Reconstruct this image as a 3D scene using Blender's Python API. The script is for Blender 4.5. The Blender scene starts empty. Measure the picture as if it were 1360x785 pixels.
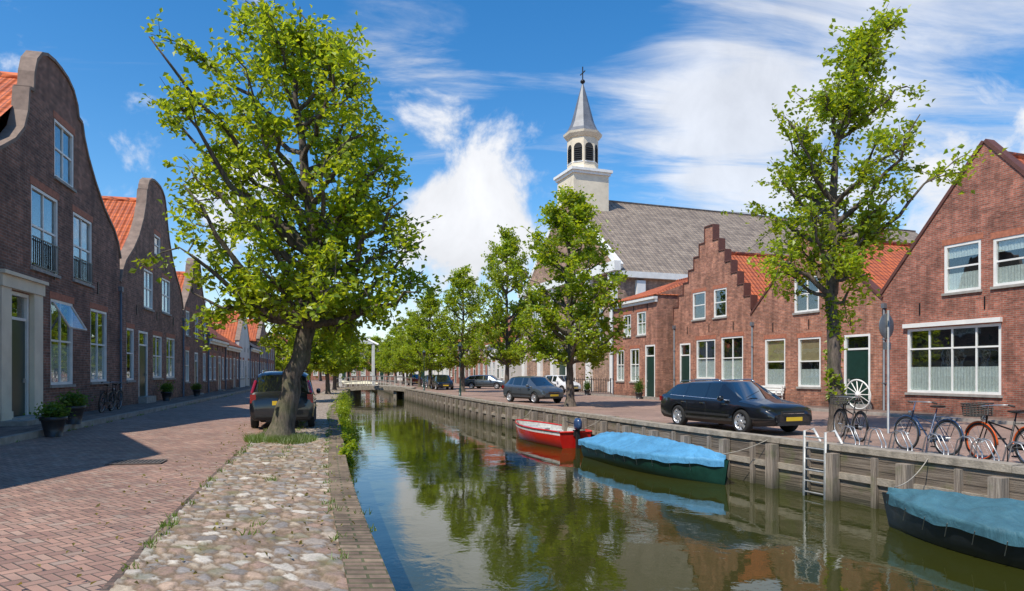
import bpy, bmesh, math, random
import numpy as np
from mathutils import Vector, Matrix
from mathutils.geometry import tessellate_polygon
random.seed(7); RNG=np.random.default_rng(7)
scene=bpy.context.scene
F=907.0; CX=680.0; HY=495.0; EYE=1.65
# ------------------------------------------------------------------ node helpers
def nd(nt,typ,props=None,ins=None):
    n=nt.nodes.new(typ)
    for k,v in (props or {}).items(): setattr(n,k,v)
    for k,v in (ins or {}).items():
        if isinstance(v,bpy.types.NodeSocket): nt.links.new(v,n.inputs[k])
        else: n.inputs[k].default_value=v
    return n
def mth(nt,op,a,b=None,c=None,clamp=False):
    ins={0:a}
    if b is not None: ins[1]=b
    if c is not None: ins[2]=c
    return nd(nt,'ShaderNodeMath',{'operation':op,'use_clamp':clamp},ins).outputs[0]
def c4(c): return (c[0],c[1],c[2],1.0)
def mixc(nt,f,a,b,blend='MIX'):
    if isinstance(a,tuple) and len(a)==3: a=c4(a)
    if isinstance(b,tuple) and len(b)==3: b=c4(b)
    return nd(nt,'ShaderNodeMix',{'data_type':'RGBA','blend_type':blend},{0:f,6:a,7:b}).outputs[2]
def mrange(nt,v,a,b,c=0.0,d=1.0,smooth=False):
    n=nd(nt,'ShaderNodeMapRange',{'interpolation_type':'SMOOTHSTEP' if smooth else 'LINEAR'},{0:v,1:a,2:b,3:c,4:d})
    return n.outputs[0]
def newmat(name):
    m=bpy.data.materials.new(name); m.use_nodes=True
    nt=m.node_tree; b=nt.nodes['Principled BSDF']
    return m,nt,b
def noise(nt,vec,scale,detail=4,rough=.55,dist=0.0):
    return nd(nt,'ShaderNodeTexNoise',None,{'Vector':vec,'Scale':scale,'Detail':detail,'Roughness':rough,'Distortion':dist}).outputs[0]
def objco(nt):
    return nd(nt,'ShaderNodeNewGeometry').outputs['Position']
def uvco(nt): return nd(nt,'ShaderNodeTexCoord').outputs['UV']
def bump(nt,b,h,strength=.3,dist=.02):
    n=nd(nt,'ShaderNodeBump',None,{'Strength':strength,'Distance':dist,'Height':h})
    nt.links.new(n.outputs[0],b.inputs['Normal'])
def scl(nt,c,s): return nd(nt,'ShaderNodeVectorMath',{'operation':'SCALE'},{0:c,'Scale':s}).outputs[0]
def plain(name,col,rough=.6,metal=0.0,var=.25,scale=6.0,bmp=.0,coat=0.0,spec=None):
    m,nt,b=newmat(name); co=objco(nt)
    n=noise(nt,co,scale,6,.6)
    nt.links.new(scl(nt,col,mrange(nt,n,.3,.7,1-var,1+var*.6)),b.inputs['Base Color'])
    b.inputs['Roughness'].default_value=rough; b.inputs['Metallic'].default_value=metal
    if coat: b.inputs['Coat Weight'].default_value=coat; b.inputs['Coat Roughness'].default_value=.03
    if spec is not None: b.inputs['Specular IOR Level'].default_value=spec
    if bmp: bump(nt,b,noise(nt,co,scale*6,4),bmp,.02)
    return m
def brickmat(name,c1,c2,mort,bw=.22,bh=.07,ms=.010,var=.42,off=.5):
    m,nt,b=newmat(name); uv=uvco(nt)
    br=nd(nt,'ShaderNodeTexBrick',{'offset':off},{'Vector':uv,'Color1':c4(c1),'Color2':c4(c2),'Mortar':c4(mort),'Scale':1.0,'Mortar Size':ms,'Mortar Smooth':.2,'Bias':0.0,'Brick Width':bw,'Row Height':bh})
    n=noise(nt,uv,.8,6,.65); n2=noise(nt,uv,7.0,3)
    f=mth(nt,'MULTIPLY',mrange(nt,n,.3,.7,1-var,1+var*.7),mrange(nt,n2,.3,.7,.78,1.18))
    zz=nd(nt,'ShaderNodeSeparateXYZ',None,{0:objco(nt)}).outputs[2]
    damp=mrange(nt,mth(nt,'ADD',zz,mth(nt,'MULTIPLY',n,1.2)),.3,1.5,.6,1.0)
    streak=noise(nt,nd(nt,'ShaderNodeMapping',None,{0:uv,3:(2.2,.25,1)}).outputs[0],1.5,5,.6)
    f=mth(nt,'MULTIPLY',mth(nt,'MULTIPLY',f,damp),mrange(nt,streak,.35,.65,.76,1.14))
    c=scl(nt,br.outputs[0],f)
    # burnt / replaced bricks: per-cell variation
    s=nd(nt,'ShaderNodeSeparateXYZ',None,{0:uv})
    iu=mth(nt,'FLOOR',mth(nt,'DIVIDE',s.outputs[0],bw)); iv=mth(nt,'FLOOR',mth(nt,'DIVIDE',s.outputs[1],bh))
    wn=nd(nt,'ShaderNodeTexWhiteNoise',{'noise_dimensions':'2D'},{0:nd(nt,'ShaderNodeCombineXYZ',None,{0:iu,1:iv}).outputs[0]}).outputs[0]
    c=scl(nt,c,mrange(nt,wn,0,1,.78,1.2))
    nt.links.new(c,b.inputs['Base Color']); b.inputs['Roughness'].default_value=.88
    h=mth(nt,'ADD',mth(nt,'MULTIPLY',br.outputs[1],-1.0),mth(nt,'MULTIPLY',n2,.5))
    bump(nt,b,h,.5,.012)
    return m
def tilemat(name,c1,c2,dark,tw=.26,th=.34):
    m,nt,b=newmat(name); uv=uvco(nt)
    s=nd(nt,'ShaderNodeSeparateXYZ',None,{0:uv})
    fu=mth(nt,'FRACT',mth(nt,'DIVIDE',s.outputs[0],tw)); fv=mth(nt,'FRACT',mth(nt,'DIVIDE',s.outputs[1],th))
    iu=mth(nt,'FLOOR',mth(nt,'DIVIDE',s.outputs[0],tw)); iv=mth(nt,'FLOOR',mth(nt,'DIVIDE',s.outputs[1],th))
    wn=nd(nt,'ShaderNodeTexWhiteNoise',{'noise_dimensions':'2D'},{0:nd(nt,'ShaderNodeCombineXYZ',None,{0:iu,1:iv}).outputs[0]}).outputs[0]
    c=mixc(nt,wn,c1,c2)
    su=mth(nt,'SINE',mth(nt,'MULTIPLY',fu,6.2832))
    gap=mth(nt,'MAXIMUM',mrange(nt,fv,.82,1.0,0,1),mrange(nt,fu,.78,.95,0,.85))
    c=mixc(nt,gap,c,dark)
    n=noise(nt,uv,.9,5,.7); c=mixc(nt,mrange(nt,n,.48,.75,0,.65),c,dark)
    nt.links.new(c,b.inputs['Base Color']); b.inputs['Roughness'].default_value=.7
    h=mth(nt,'ADD',mth(nt,'MULTIPLY',su,.5),mth(nt,'MULTIPLY',fv,-1.0))
    bump(nt,b,h,1.0,.06)
    return m
# ------------------------------------------------------------------ mesh builder
class MB:
    def __init__(s): s.v=[];s.f=[];s.m=[];s.uv=[];s.sm=[];s.xf=Matrix.Identity(4)
    def add(s,vs,fs,mat=0,uvs=None,smooth=False):
        b=len(s.v); s.v+= [tuple(s.xf@Vector(p)) for p in vs]
        for i,f in enumerate(fs):
            s.f.append([b+j for j in f]); s.m.append(mat[i] if isinstance(mat,(list,tuple)) else mat); s.sm.append(smooth)
            s.uv.append(uvs[i] if uvs else [(vs[j][0]+vs[j][1]*.37,vs[j][2]+vs[j][1]*.2) for j in f])
    def box(s,a0,a1,b0,b1,c0,c1,mat=0):
        P=[(a,b,c) for a in (a0,a1) for b in (b0,b1) for c in (c0,c1)]
        fs=[(0,1,3,2),(4,6,7,5),(0,4,5,1),(2,3,7,6),(0,2,6,4),(1,5,7,3)]
        uvs=[]
        for k,f in enumerate(fs):
            ax=k//2
            if ax==0: uvs.append([(P[j][1],P[j][2]) for j in f])
            elif ax==1: uvs.append([(P[j][0],P[j][2]) for j in f])
            else: uvs.append([(P[j][0],P[j][1]) for j in f])
        s.add(P,fs,mat,uvs)
    def tube(s,pts,rad,mat=0,seg=6,closed=False,cap=True):
        pts=[Vector(p) for p in pts]; n=len(pts)
        if not isinstance(rad,(list,tuple)): rad=[rad]*n
        vs=[]
        ref=None
        if closed: ref=(pts[1]-pts[0]).cross(pts[2]-pts[1]).normalized()
        for i,p in enumerate(pts):
            if closed: t=(pts[(i+1)%n]-pts[i-1])
            else: t=(pts[min(i+1,n-1)]-pts[max(i-1,0)])
            t.normalize()
            if ref is None: ref=Vector((0,0,1)) if abs(t.z)<.9 else Vector((1,0,0))
            a=t.cross(ref)
            if a.length<.1: ref=Vector((0,1,0)) if abs(t.y)<.9 else Vector((1,0,0)); a=t.cross(ref)
            a.normalize(); b=a.cross(t)
            ref=b if not closed else ref
            for k in range(seg):
                an=2*math.pi*k/seg
                vs.append(tuple(p+(a*math.cos(an)+b*math.sin(an))*rad[i]))
        fs=[]
        for i in range(n if closed else n-1):
            for k in range(seg):
                j=(i+1)%n
                fs.append((i*seg+k,i*seg+(k+1)%seg,j*seg+(k+1)%seg,j*seg+k))
        if cap and not closed: fs.append(tuple(range(seg))); fs.append(tuple((n-1)*seg+k for k in range(seg)))
        s.add(vs,fs,mat,None,True)
    def lathe(s,prof,mat=0,seg=20,M=None,mats=None,smooth=True):
        old=s.xf
        if M is not None: s.xf=s.xf@M
        vs=[(r*math.cos(2*math.pi*k/seg),r*math.sin(2*math.pi*k/seg),z) for r,z in prof for k in range(seg)]
        fs=[];ms=[]
        for i in range(len(prof)-1):
            for k in range(seg):
                fs.append((i*seg+k,i*seg+(k+1)%seg,(i+1)*seg+(k+1)%seg,(i+1)*seg+k)); ms.append(mats[i] if mats else mat)
        fs.append(tuple(range(seg)));ms.append(mats[0] if mats else mat)
        fs.append(tuple((len(prof)-1)*seg+k for k in range(seg)));ms.append(mats[-1] if mats else mat)
        s.add(vs,fs,ms,None,smooth); s.xf=old
    def loft(s,rings,mat=0,closed=False,smooth=True,caps=False,matf=None):
        n=len(rings[0]); vs=[p for r in rings for p in r]; fs=[];ms=[]
        for i in range(len(rings)-1):
            for k in range(n if closed else n-1):
                fs.append((i*n+k,i*n+(k+1)%n,(i+1)*n+(k+1)%n,(i+1)*n+k)); ms.append(matf(i,k) if matf else mat)
        if caps:
            fs.append(tuple(range(n))); ms.append(matf(-1,0) if matf else mat)
            fs.append(tuple((len(rings)-1)*n+k for k in range(n))); ms.append(matf(-2,0) if matf else mat)
        s.add(vs,fs,ms,None,smooth)
    def obj(s,name,mats,parent=None,sharp=None):
        me=bpy.data.meshes.new(name); me.from_pydata(s.v,[],s.f)
        for m in mats: me.materials.append(m)
        me.polygons.foreach_set('material_index',s.m); me.polygons.foreach_set('use_smooth',s.sm)
        ul=me.uv_layers.new(name='UVMap'); fl=[c for f in s.uv for p in f for c in p]
        ul.data.foreach_set('uv',fl)
        me.update()
        o=bpy.data.objects.new(name,me); scene.collection.objects.link(o)
        if parent:
            o.parent=parent
            o.matrix_parent_inverse=Matrix.Identity(4)
        return o
def empty(name,loc=(0,0,0),rz=0):
    e=bpy.data.objects.new(name,None); e.empty_display_size=.3; scene.collection.objects.link(e)
    e.location=loc; e.rotation_euler=(0,0,rz); return e
# ------------------------------------------------------------------ materials
BR_R=brickmat('brick_red',(.42,.135,.085),(.28,.085,.055),(.31,.24,.19))
BR_R2=brickmat('brick_red_orange',(.47,.18,.10),(.33,.115,.07),(.36,.28,.22))
BR_B=brickmat('brick_brown',(.28,.14,.095),(.20,.095,.07),(.30,.24,.2))
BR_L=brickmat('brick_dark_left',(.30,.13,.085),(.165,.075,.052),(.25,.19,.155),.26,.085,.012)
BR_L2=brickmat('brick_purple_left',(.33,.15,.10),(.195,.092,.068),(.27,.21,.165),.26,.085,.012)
BR_C=brickmat('brick_church',(.42,.25,.165),(.32,.19,.13),(.38,.31,.25),.25,.08)
WHITEWASH=plain('whitewashed_wall',(.66,.64,.60),.8,var=.15,scale=.7)
TILE_O=tilemat('orange_pantiles',(.66,.16,.045),(.44,.10,.035),(.14,.045,.03))
TILE_G=tilemat('grey_church_tiles',(.36,.285,.22),(.225,.175,.14),(.10,.08,.062),.5,.42)
TILE_D=tilemat('dark_tiles',(.15,.12,.11),(.10,.08,.075),(.04,.035,.03))
WHITE=plain('white_paint',(.80,.79,.75),.45,var=.12,scale=2.5)
CREAM=plain('cream_stone',(.74,.65,.50),.7,var=.15,scale=1.2)
GREEN_D=plain('dark_green_paint',(.012,.04,.03),.3,var=.2)
DARK=plain('dark_interior',(.025,.027,.03),.9)
COPE=plain('coping_stone',(.25,.18,.14),.8,var=.35,scale=3)
COPE_R=plain('brown_bargeboard',(.13,.05,.035),.6)
STONE=plain('sill_stone',(.34,.32,.29),.8,var=.3,scale=4)
LINT=plain('lintel_brick',(.42,.15,.085),.8,var=.35,scale=9)
CURT=plain('net_curtain',(.85,.84,.81),.9,var=.2,scale=12)
BLIND=plain('sand_blind',(.62,.46,.26),.9,var=.15,scale=3)
LEAD=plain('lead_roof',(.17,.18,.20),.5,.2,var=.25,scale=1.5)
BLACKM=plain('black_metal',(.02,.02,.022),.4,.5)
def glassmat():
    m,nt,b=newmat('window_glass'); out=nt.nodes['Material Output']; nt.nodes.remove(b)
    lw=nd(nt,'ShaderNodeLayerWeight',None,{0:.3}).outputs[1]
    f=mrange(nt,mth(nt,'POWER',lw,2.0),0,1,.10,.8)
    n=nd(nt,'ShaderNodeBump',None,{'Strength':.06,'Distance':.05,'Height':noise(nt,objco(nt),1.3,2)})
    g=nd(nt,'ShaderNodeBsdfGlossy',None,{'Color':(.95,.97,1,1),'Roughness':.015,'Normal':n.outputs[0]})
    t=nd(nt,'ShaderNodeBsdfTransparent',None,{'Color':(.84,.88,.87,1)})
    mx=nd(nt,'ShaderNodeMixShader',None,{0:f,1:t.outputs[0],2:g.outputs[0]})
    nt.links.new(mx.outputs[0],out.inputs[0]); return m
GLASS=glassmat()
# ------------------------------------------------------------------ layout curves
lqY=[-30,-5,5.16,7.67,12,17.6,27.2,45,70,100,160]; lqX=[9,2.05,-.89,-1.68,-2.9,-4.37,-6.95,-11.2,-16.6,-24.5,-43]
rqY=[-30,2,10.9,13.7,17.3,21.4,37.4,68,100,160]; rqX=[27,12.4,8.4,7.25,5.65,4.15,-1.5,-10.6,-18.6,-36]
gy=np.arange(-30,161,.5)
def smooth(a):
    k=np.ones(7)/7; p=np.pad(a,3,mode='reflect',reflect_type='odd'); return np.convolve(p,k,'valid')
LQa=smooth(np.interp(gy,lqY,lqX)); RQa=smooth(np.interp(gy,rqY,rqX))
LQ=lambda y: float(np.interp(y,gy,LQa)); RQ=lambda y: float(np.interp(y,gy,RQa))
LKERB=lambda y:-7.1-.26*y
LFAC=lambda y:-8.9-.26*y
RFAC=lambda y:25.17-.35*y
# ------------------------------------------------------------------ ground, roads
def strip(name,fa,fb,y0,y1,za,zb,mat,step=1.0,ncol=1,uvrot=.27):
    ys=list(np.arange(y0,y1+1e-6,step)); mb=MB(); vs=[];fs=[];uvs=[]
    for y in ys:
        for c in range(ncol+1):
            t=c/ncol; vs.append((fa(y)*(1-t)+fb(y)*t,y,za*(1-t)+zb*t))
    for i in range(len(ys)-1):
        for c in range(ncol):
            a=i*(ncol+1)+c; f=(a,a+1,a+ncol+2,a+ncol+1); fs.append(f)
            uvs.append([((vs[j][0]+uvrot*vs[j][1])*.965,vs[j][1]*1.035) for j in f])
    mb.add(vs,fs,0,uvs); return mb.obj(name,[mat])
def groundmat():
    m,nt,b=newmat('paved_ground'); co=objco(nt)
    mp=nd(nt,'ShaderNodeMapping',None,{0:co,2:(0,0,.33)}).outputs[0]
    br=nd(nt,'ShaderNodeTexBrick',None,{'Vector':mp,'Color1':(.36,.225,.17,1),'Color2':(.25,.155,.12,1),'Mortar':(.17,.135,.11,1),'Scale':1.0,'Mortar Size':.008,'Brick Width':.2,'Row Height':.1})
    n=noise(nt,co,.35,6,.65); c=scl(nt,br.outputs[0],mrange(nt,n,.3,.7,.72,1.35))
    c=mixc(nt,mrange(nt,noise(nt,co,3,5),.55,.75,0,.5),c,(.26,.215,.165))
    nt.links.new(c,b.inputs[0]); b.inputs['Roughness'].default_value=.85; bump(nt,b,br.outputs[1],-.3,.01); return m
GROUND=groundmat()
mb=MB(); ys=list(range(-30,160,2))+[160]
for a,bb in zip(ys[:-1],ys[1:]):
    mb.add([(-2500,a,0),(LQ(a),a,0),(LQ(bb),bb,0),(-2500,bb,0)],[(0,1,2,3)])
    mb.add([(RQ(a),a,0),(2500,a,0),(2500,bb,0),(RQ(bb),bb,0)],[(0,1,2,3)])
mb.add([(-2500,160,0),(2500,160,0),(2500,4000,0),(-2500,4000,0)],[(0,1,2,3)])
mb.add([(-2500,-30,0),(2500,-30,0),(2500,-600,0),(-2500,-600,0)],[(0,1,2,3)])
mb.obj('ground',[GROUND])
def herring():
    m,nt,b=newmat('herringbone_brick_paving'); uv=uvco(nt)
    r=nd(nt,'ShaderNodeMapping',None,{0:uv,2:(0,0,math.radians(45)),3:(9.5,9.5,1)}).outputs[0]
    s=nd(nt,'ShaderNodeSeparateXYZ',None,{0:r}); x,y=s.outputs[0],s.outputs[1]
    i=mth(nt,'FLOOR',x); j=mth(nt,'FLOOR',y); fx=mth(nt,'FRACT',x); fy=mth(nt,'FRACT',y)
    k=mth(nt,'FLOORED_MODULO',mth(nt,'SUBTRACT',i,j),4.0)
    def eq(v): return mth(nt,'COMPARE',k,float(v),.2)
    e1,e2=eq(1),eq(2); vert=mth(nt,'GREATER_THAN',k,1.5)
    def sel(f,a,b_): return mth(nt,'ADD',a,mth(nt,'MULTIPLY',f,mth(nt,'SUBTRACT',b_,a)))
    X=sel(vert,mth(nt,'ADD',fx,e1),mth(nt,'ADD',fy,e2)); Y=sel(vert,fy,fx)
    d=mth(nt,'MINIMUM',mth(nt,'MINIMUM',X,mth(nt,'SUBTRACT',2.0,X)),mth(nt,'MINIMUM',Y,mth(nt,'SUBTRACT',1.0,Y)))
    idv=nd(nt,'ShaderNodeCombineXYZ',None,{0:mth(nt,'SUBTRACT',i,e1),1:mth(nt,'SUBTRACT',j,e2)}).outputs[0]
    wn=nd(nt,'ShaderNodeTexWhiteNoise',{'noise_dimensions':'2D'},{0:idv})
    c=mixc(nt,wn.outputs[0],(.43,.255,.19),(.28,.16,.125))
    wn2=nd(nt,'ShaderNodeTexWhiteNoise',{'noise_dimensions':'3D'},{0:nd(nt,'ShaderNodeVectorMath',{'operation':'ADD'},{0:idv,1:(0,0,7.3)}).outputs[0]}).outputs[0]
    c=mixc(nt,mrange(nt,wn2,.7,1,0,.7),c,(.38,.29,.23)); c=mixc(nt,mrange(nt,wn2,.0,.2,.6,0),c,(.20,.12,.10))
    n=noise(nt,uv,.5,6,.7); c=scl(nt,c,mrange(nt,n,.3,.7,.70,1.22))
    c=mixc(nt,mrange(nt,noise(nt,uv,1.7,5,.7),.52,.75,0,.5),c,(.26,.21,.17))
    c=mixc(nt,mrange(nt,d,.03,.09,1,0),c,(.11,.085,.065))
    nt.links.new(c,b.inputs[0]); b.inputs['Roughness'].default_value=.78
    bump(nt,b,mth(nt,'ADD',mrange(nt,d,0,.15,0,1,True),mth(nt,'MULTIPLY',wn2,.35)),.7,.012); return m
HERR=herring()
strip('brick_road',lambda y:LQ(y)-2.12,LKERB,-10,140,.012,.10,HERR,1.0,2)
PAVB=brickmat('pavement_brick',(.33,.22,.17),(.24,.16,.13),(.16,.13,.11),.2,.1)
KERBM=plain('kerb_stone',(.34,.30,.26),.85,var=.35,scale=3,bmp=.3)
mb=MB()
for y in np.arange(-10,120,1.0):
    a,bb=LKERB(y),LKERB(y+1); fa,fb=LFAC(y)-.3,LFAC(y+1)-.3
    mb.add([(a-.12,y,.25),(a-.12+(bb-a),y+1,.25),(fb,y+1,.25),(fa,y,.25)],[(0,1,2,3)],0,[[(0,y),(0,y+1),(1.9,y+1),(1.9,y)]])
    mb.add([(a,y,-.02),(bb,y+1,-.02),(bb,y+1,.255),(a,y,.255)],[(0,1,2,3)],1)
    mb.add([(a,y,.255),(bb,y+1,.255),(bb-.14,y+1,.256),(a-.14,y,.256)],[(0,1,2,3)],1)
mb.obj('pavement',[PAVB,KERBM])
mb=MB()
for y in np.arange(5,56,1.0):
    a,bb=RFAC(y)-1.9,RFAC(y+1)-1.9; fa,fb=RFAC(y)+.3,RFAC(y+1)+.3
    mb.add([(a+.12,y,.11),(bb+.12,y+1,.11),(fb,y+1,.11),(fa,y,.11)],[(0,1,2,3)],0,[[(0,y),(0,y+1),(1.9,y+1),(1.9,y)]])
    mb.add([(a,y,-.02),(bb,y+1,-.02),(bb,y+1,.115),(a,y,.115)],[(0,1,2,3)],1)
    mb.add([(a,y,.115),(bb,y+1,.115),(bb+.14,y+1,.116),(a+.14,y,.116)],[(0,1,2,3)],1)
mb.obj('pavement',[PAVB,KERBM])
# cobbles, real relief near camera
def cobbles():
    w=1.78; res=.023; y0,y1=3.4,17.0
    na=int(w/res); ny=int((y1-y0)/res)
    A,Yg=np.meshgrid(np.linspace(0,w,na),np.linspace(y0,y1,ny))
    cs=.155; gx,gyy=int(w/cs)+4,int((y1-y0)/cs)+6
    sx=(np.arange(gx)[None,:]-1.5+RNG.uniform(-.48,.48,(gyy,gx)))*cs
    sy=(np.arange(gyy)[:,None]-2+RNG.uniform(-.48,.48,(gyy,gx)))*cs+y0
    wgt=RNG.uniform(-.01,.045,(gyy,gx)); wgt[RNG.random((gyy,gx))<.08]+=.045
    ci=np.clip((A/cs+1.5).astype(int),1,gx-2); cj=np.clip(((Yg-y0)/cs+2).astype(int),1,gyy-2)
    f1=np.full(A.shape,9.);f2=np.full(A.shape,9.);idx=np.zeros(A.shape,int)
    wob=.012*np.sin(A*37+Yg*21)+.010*np.sin(Yg*53-A*29)
    for dj in (-2,-1,0,1,2):
        for di in (-2,-1,0,1,2):
            jj=np.clip(cj+dj,0,gyy-1);ii=np.clip(ci+di,0,gx-1)
            d=np.hypot(A+wob-sx[jj,ii],(Yg+wob-sy[jj,ii])*.85)-wgt[jj,ii]
            id_=jj*gx+ii
            new=d<f1
            same=id_==idx
            f2=np.where(new,f1,np.where((d<f2)&~same,d,f2)); idx=np.where(new,id_,idx); f1=np.where(new,d,f1)
    e=np.clip((f2-f1)/.06,0,1); dome=np.sqrt(np.clip(1-(1-e)**2,0,1))
    hr=RNG.uniform(.45,1.3,gx*gyy)
    tx=RNG.normal(0,.10,gx*gyy)[idx]*(A-sx.ravel()[idx])+RNG.normal(0,.10,gx*gyy)[idx]*(Yg-sy.ravel()[idx])
    Z=.014+(.030*hr[idx]+tx*.6)*dome+RNG.normal(0,.0013,A.shape)
    X=np.interp(Yg,gy,LQa)-.34-A
    pal=np.array([(.44,.36,.28),(.37,.31,.26),(.47,.38,.28),(.36,.25,.19),(.31,.28,.26),(.58,.52,.44),(.42,.30,.22),(.24,.21,.19),(.44,.39,.33),(.33,.22,.17)])
    pc=pal[RNG.integers(0,10,gx*gyy)]*RNG.uniform(.78,1.12,(gx*gyy,1))
    col=pc[idx]; joint=np.array((.20,.14,.09)); k=np.clip(e*1.7-.35,0,1)[...,None]
    col=col*k+joint*(1-k)
    vs=np.stack([X,Yg,Z],-1).reshape(-1,3)
    I=np.arange(na*ny).reshape(ny,na); q=np.stack([I[:-1,:-1],I[:-1,1:],I[1:,1:],I[1:,:-1]],-1).reshape(-1,4)
    me=bpy.data.meshes.new('cobble_strip'); me.from_pydata(vs.tolist(),[],q.tolist())
    ca=me.color_attributes.new('Col','FLOAT_COLOR','POINT')
    cc=np.concatenate([col.reshape(-1,3),np.ones((na*ny,1))],1); ca.data.foreach_set('color',cc.ravel())
    me.polygons.foreach_set('use_smooth',[True]*len(me.polygons))
    m,nt,b=newmat('cobble_stone'); at=nd(nt,'ShaderNodeAttribute',{'attribute_name':'Col'}).outputs[0]
    n=noise(nt,objco(nt),34,6,.75); n3=noise(nt,objco(nt),.7,4)
    c=scl(nt,at,mth(nt,'MULTIPLY',mrange(nt,n,.3,.7,.62,1.28),mrange(nt,n3,.3,.7,.78,1.15)))
    c=mixc(nt,mrange(nt,noise(nt,objco(nt),2.3,5),.55,.70,0,.5),c,(.13,.14,.05))
    nt.links.new(c,b.inputs[0]); b.inputs['Roughness'].default_value=.85; bump(nt,b,n,.5,.01)
    me.materials.append(m); o=bpy.data.objects.new('cobble_strip',me); scene.collection.objects.link(o)
cobbles()
def cobmat():
    m,nt,b=newmat('cobble_far'); co=objco(nt)
    v=nd(nt,'ShaderNodeTexVoronoi',None,{'Vector':co,'Scale':6.5}); ve=nd(nt,'ShaderNodeTexVoronoi',{'feature':'DISTANCE_TO_EDGE'},{'Vector':co,'Scale':6.5})
    h=nd(nt,'ShaderNodeSeparateColor',None,{0:v.outputs[1]}).outputs[0]
    c=mixc(nt,h,(.33,.26,.21),(.48,.40,.32)); c=mixc(nt,mrange(nt,ve.outputs[0],.02,.1,1,0),c,(.18,.13,.09))
    nt.links.new(c,b.inputs[0]); b.inputs['Roughness'].default_value=.85; bump(nt,b,mrange(nt,ve.outputs[0],0,.2),.7,.04); return m
strip('cobble_strip',lambda y:LQ(y)-.34,lambda y:LQ(y)-2.12,17.0,110,.02,.02,cobmat())
SOLD=brickmat('quay_edge_bricks',(.38,.27,.19),(.25,.17,.12),(.13,.13,.06),.34,.115,.014,.5,0.5)
mb=MB()
for y in np.arange(-10,110,1.0):
    a,bb=LQ(y),LQ(y+1)
    mb.add([(a,y,.055),(bb,y+1,.055),(bb-.34,y+1,.055),(a-.34,y,.055)],[(0,1,2,3)],0,[[(0,y),(0,y+1),(.34,y+1),(.34,y)]])
    mb.add([(a-.34,y,.0),(bb-.34,y+1,.0),(bb-.34,y+1,.055),(a-.34,y,.055)],[(0,1,2,3)],0)
    mb.add([(a,y,-1.8),(bb,y+1,-1.8),(bb,y+1,.055),(a,y,.055)],[(0,1,2,3)],1,[[(y,-1.8),(y+1,-1.8),(y+1,.055),(y,.055)]])
mb.obj('quay_wall',[SOLD,BR_B])
strip('brick_gutter_edge',lambda y:LQ(y)-2.04,lambda y:LQ(y)-2.20,-10,110,.022,.022,PAVB)
def woodmat(name,vert=False,lo=(.085,.062,.045),hi=(.33,.265,.205)):
    m,nt,b=newmat(name); uv=uvco(nt)
    st=nd(nt,'ShaderNodeMapping',None,{0:uv,3:(16,.8,1) if vert else (.7,16,1)}).outputs[0]
    n=noise(nt,st,2.0,7,.7); c=mixc(nt,mrange(nt,n,.32,.68),lo,hi)
    if not vert:
        s=nd(nt,'ShaderNodeSeparateXYZ',None,{0:uv}); v=mth(nt,'DIVIDE',mth(nt,'ADD',s.outputs[1],2.0),.21)
        fr=mth(nt,'FRACT',v); row=mth(nt,'FLOOR',v); gap=mth(nt,'MAXIMUM',mrange(nt,fr,0,.07,1,0),mrange(nt,fr,.93,1.0,0,1))
        seg=mth(nt,'FLOOR',mth(nt,'DIVIDE',mth(nt,'ADD',s.outputs[0],mth(nt,'MULTIPLY',row,1.55)),4.65))
        wn=nd(nt,'ShaderNodeTexWhiteNoise',{'noise_dimensions':'2D'},{0:nd(nt,'ShaderNodeCombineXYZ',None,{0:row,1:seg}).outputs[0]}).outputs[0]
        c=scl(nt,c,mrange(nt,wn,0,1,.62,1.1)); c=mixc(nt,gap,c,(.015,.012,.01))
    z=nd(nt,'ShaderNodeSeparateXYZ',None,{0:objco(nt)}).outputs[2]
    wet=mrange(nt,mth(nt,'ADD',z,mth(nt,'MULTIPLY',n,.3)),-.95,-.50,1,0)
    c=mixc(nt,mth(nt,'MULTIPLY',wet,.88),c,(.028,.032,.014))
    c=mixc(nt,mrange(nt,noise(nt,objco(nt),2.0,5),.56,.70,0,.6),c,(.10,.115,.035))
    nt.links.new(c,b.inputs[0]); b.inputs['Roughness'].default_value=.88; bump(nt,b,n,.7,.025); return m
WOOD=woodmat('weathered_planks'); WOODV=woodmat('weathered_posts',True,(.12,.09,.07),(.42,.35,.28)); WOODC=plain('weathered_cap_beam',(.34,.29,.23),.9,var=.45,scale=5,bmp=.6)
mb=MB()
y=-12.0
while y<110:
    a=Vector((RQ(y),y,0)); bb=Vector((RQ(y+1.55),y+1.55,0)); d=(bb-a); L=d.length; d.normalize(); n=Vector((-d.y,d.x,0))
    mb.xf=Matrix(((d.x,n.x,0,a.x),(d.y,n.y,0,a.y),(0,0,1,0),(0,0,0,1)))
    o=y
    def q(b_,c0,c1,m=0):
        mb.add([(0,b_,c0),(L,b_,c0),(L,b_,c1),(0,b_,c1)],[(0,1,2,3)],m,[[(o,c0),(o+L,c0),(o+L,c1),(o,c1)]])
    q(0,-1.7,0.02)
    mb.box(0.004,L-.004,-.30,.05,.0,.12+random.uniform(-.015,.015),2)
    mb.box(0.0,L,0.002,.06,-.58,-.44,2)
    pz=random.uniform(-.10,.0); pw=random.uniform(.18,.24); ln=random.uniform(-.01,.03)
    mb.box(.05,.05+pw,.03,.22+ln,-1.8,pz-.02,1)
    mb.box(.05+.78,.05+.78+pw*.5,.003,.09,-1.8,-.05,1)
    y+=1.55
mb.obj('timber_quay_wall',[WOOD,WOODV,WOODC])
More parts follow.
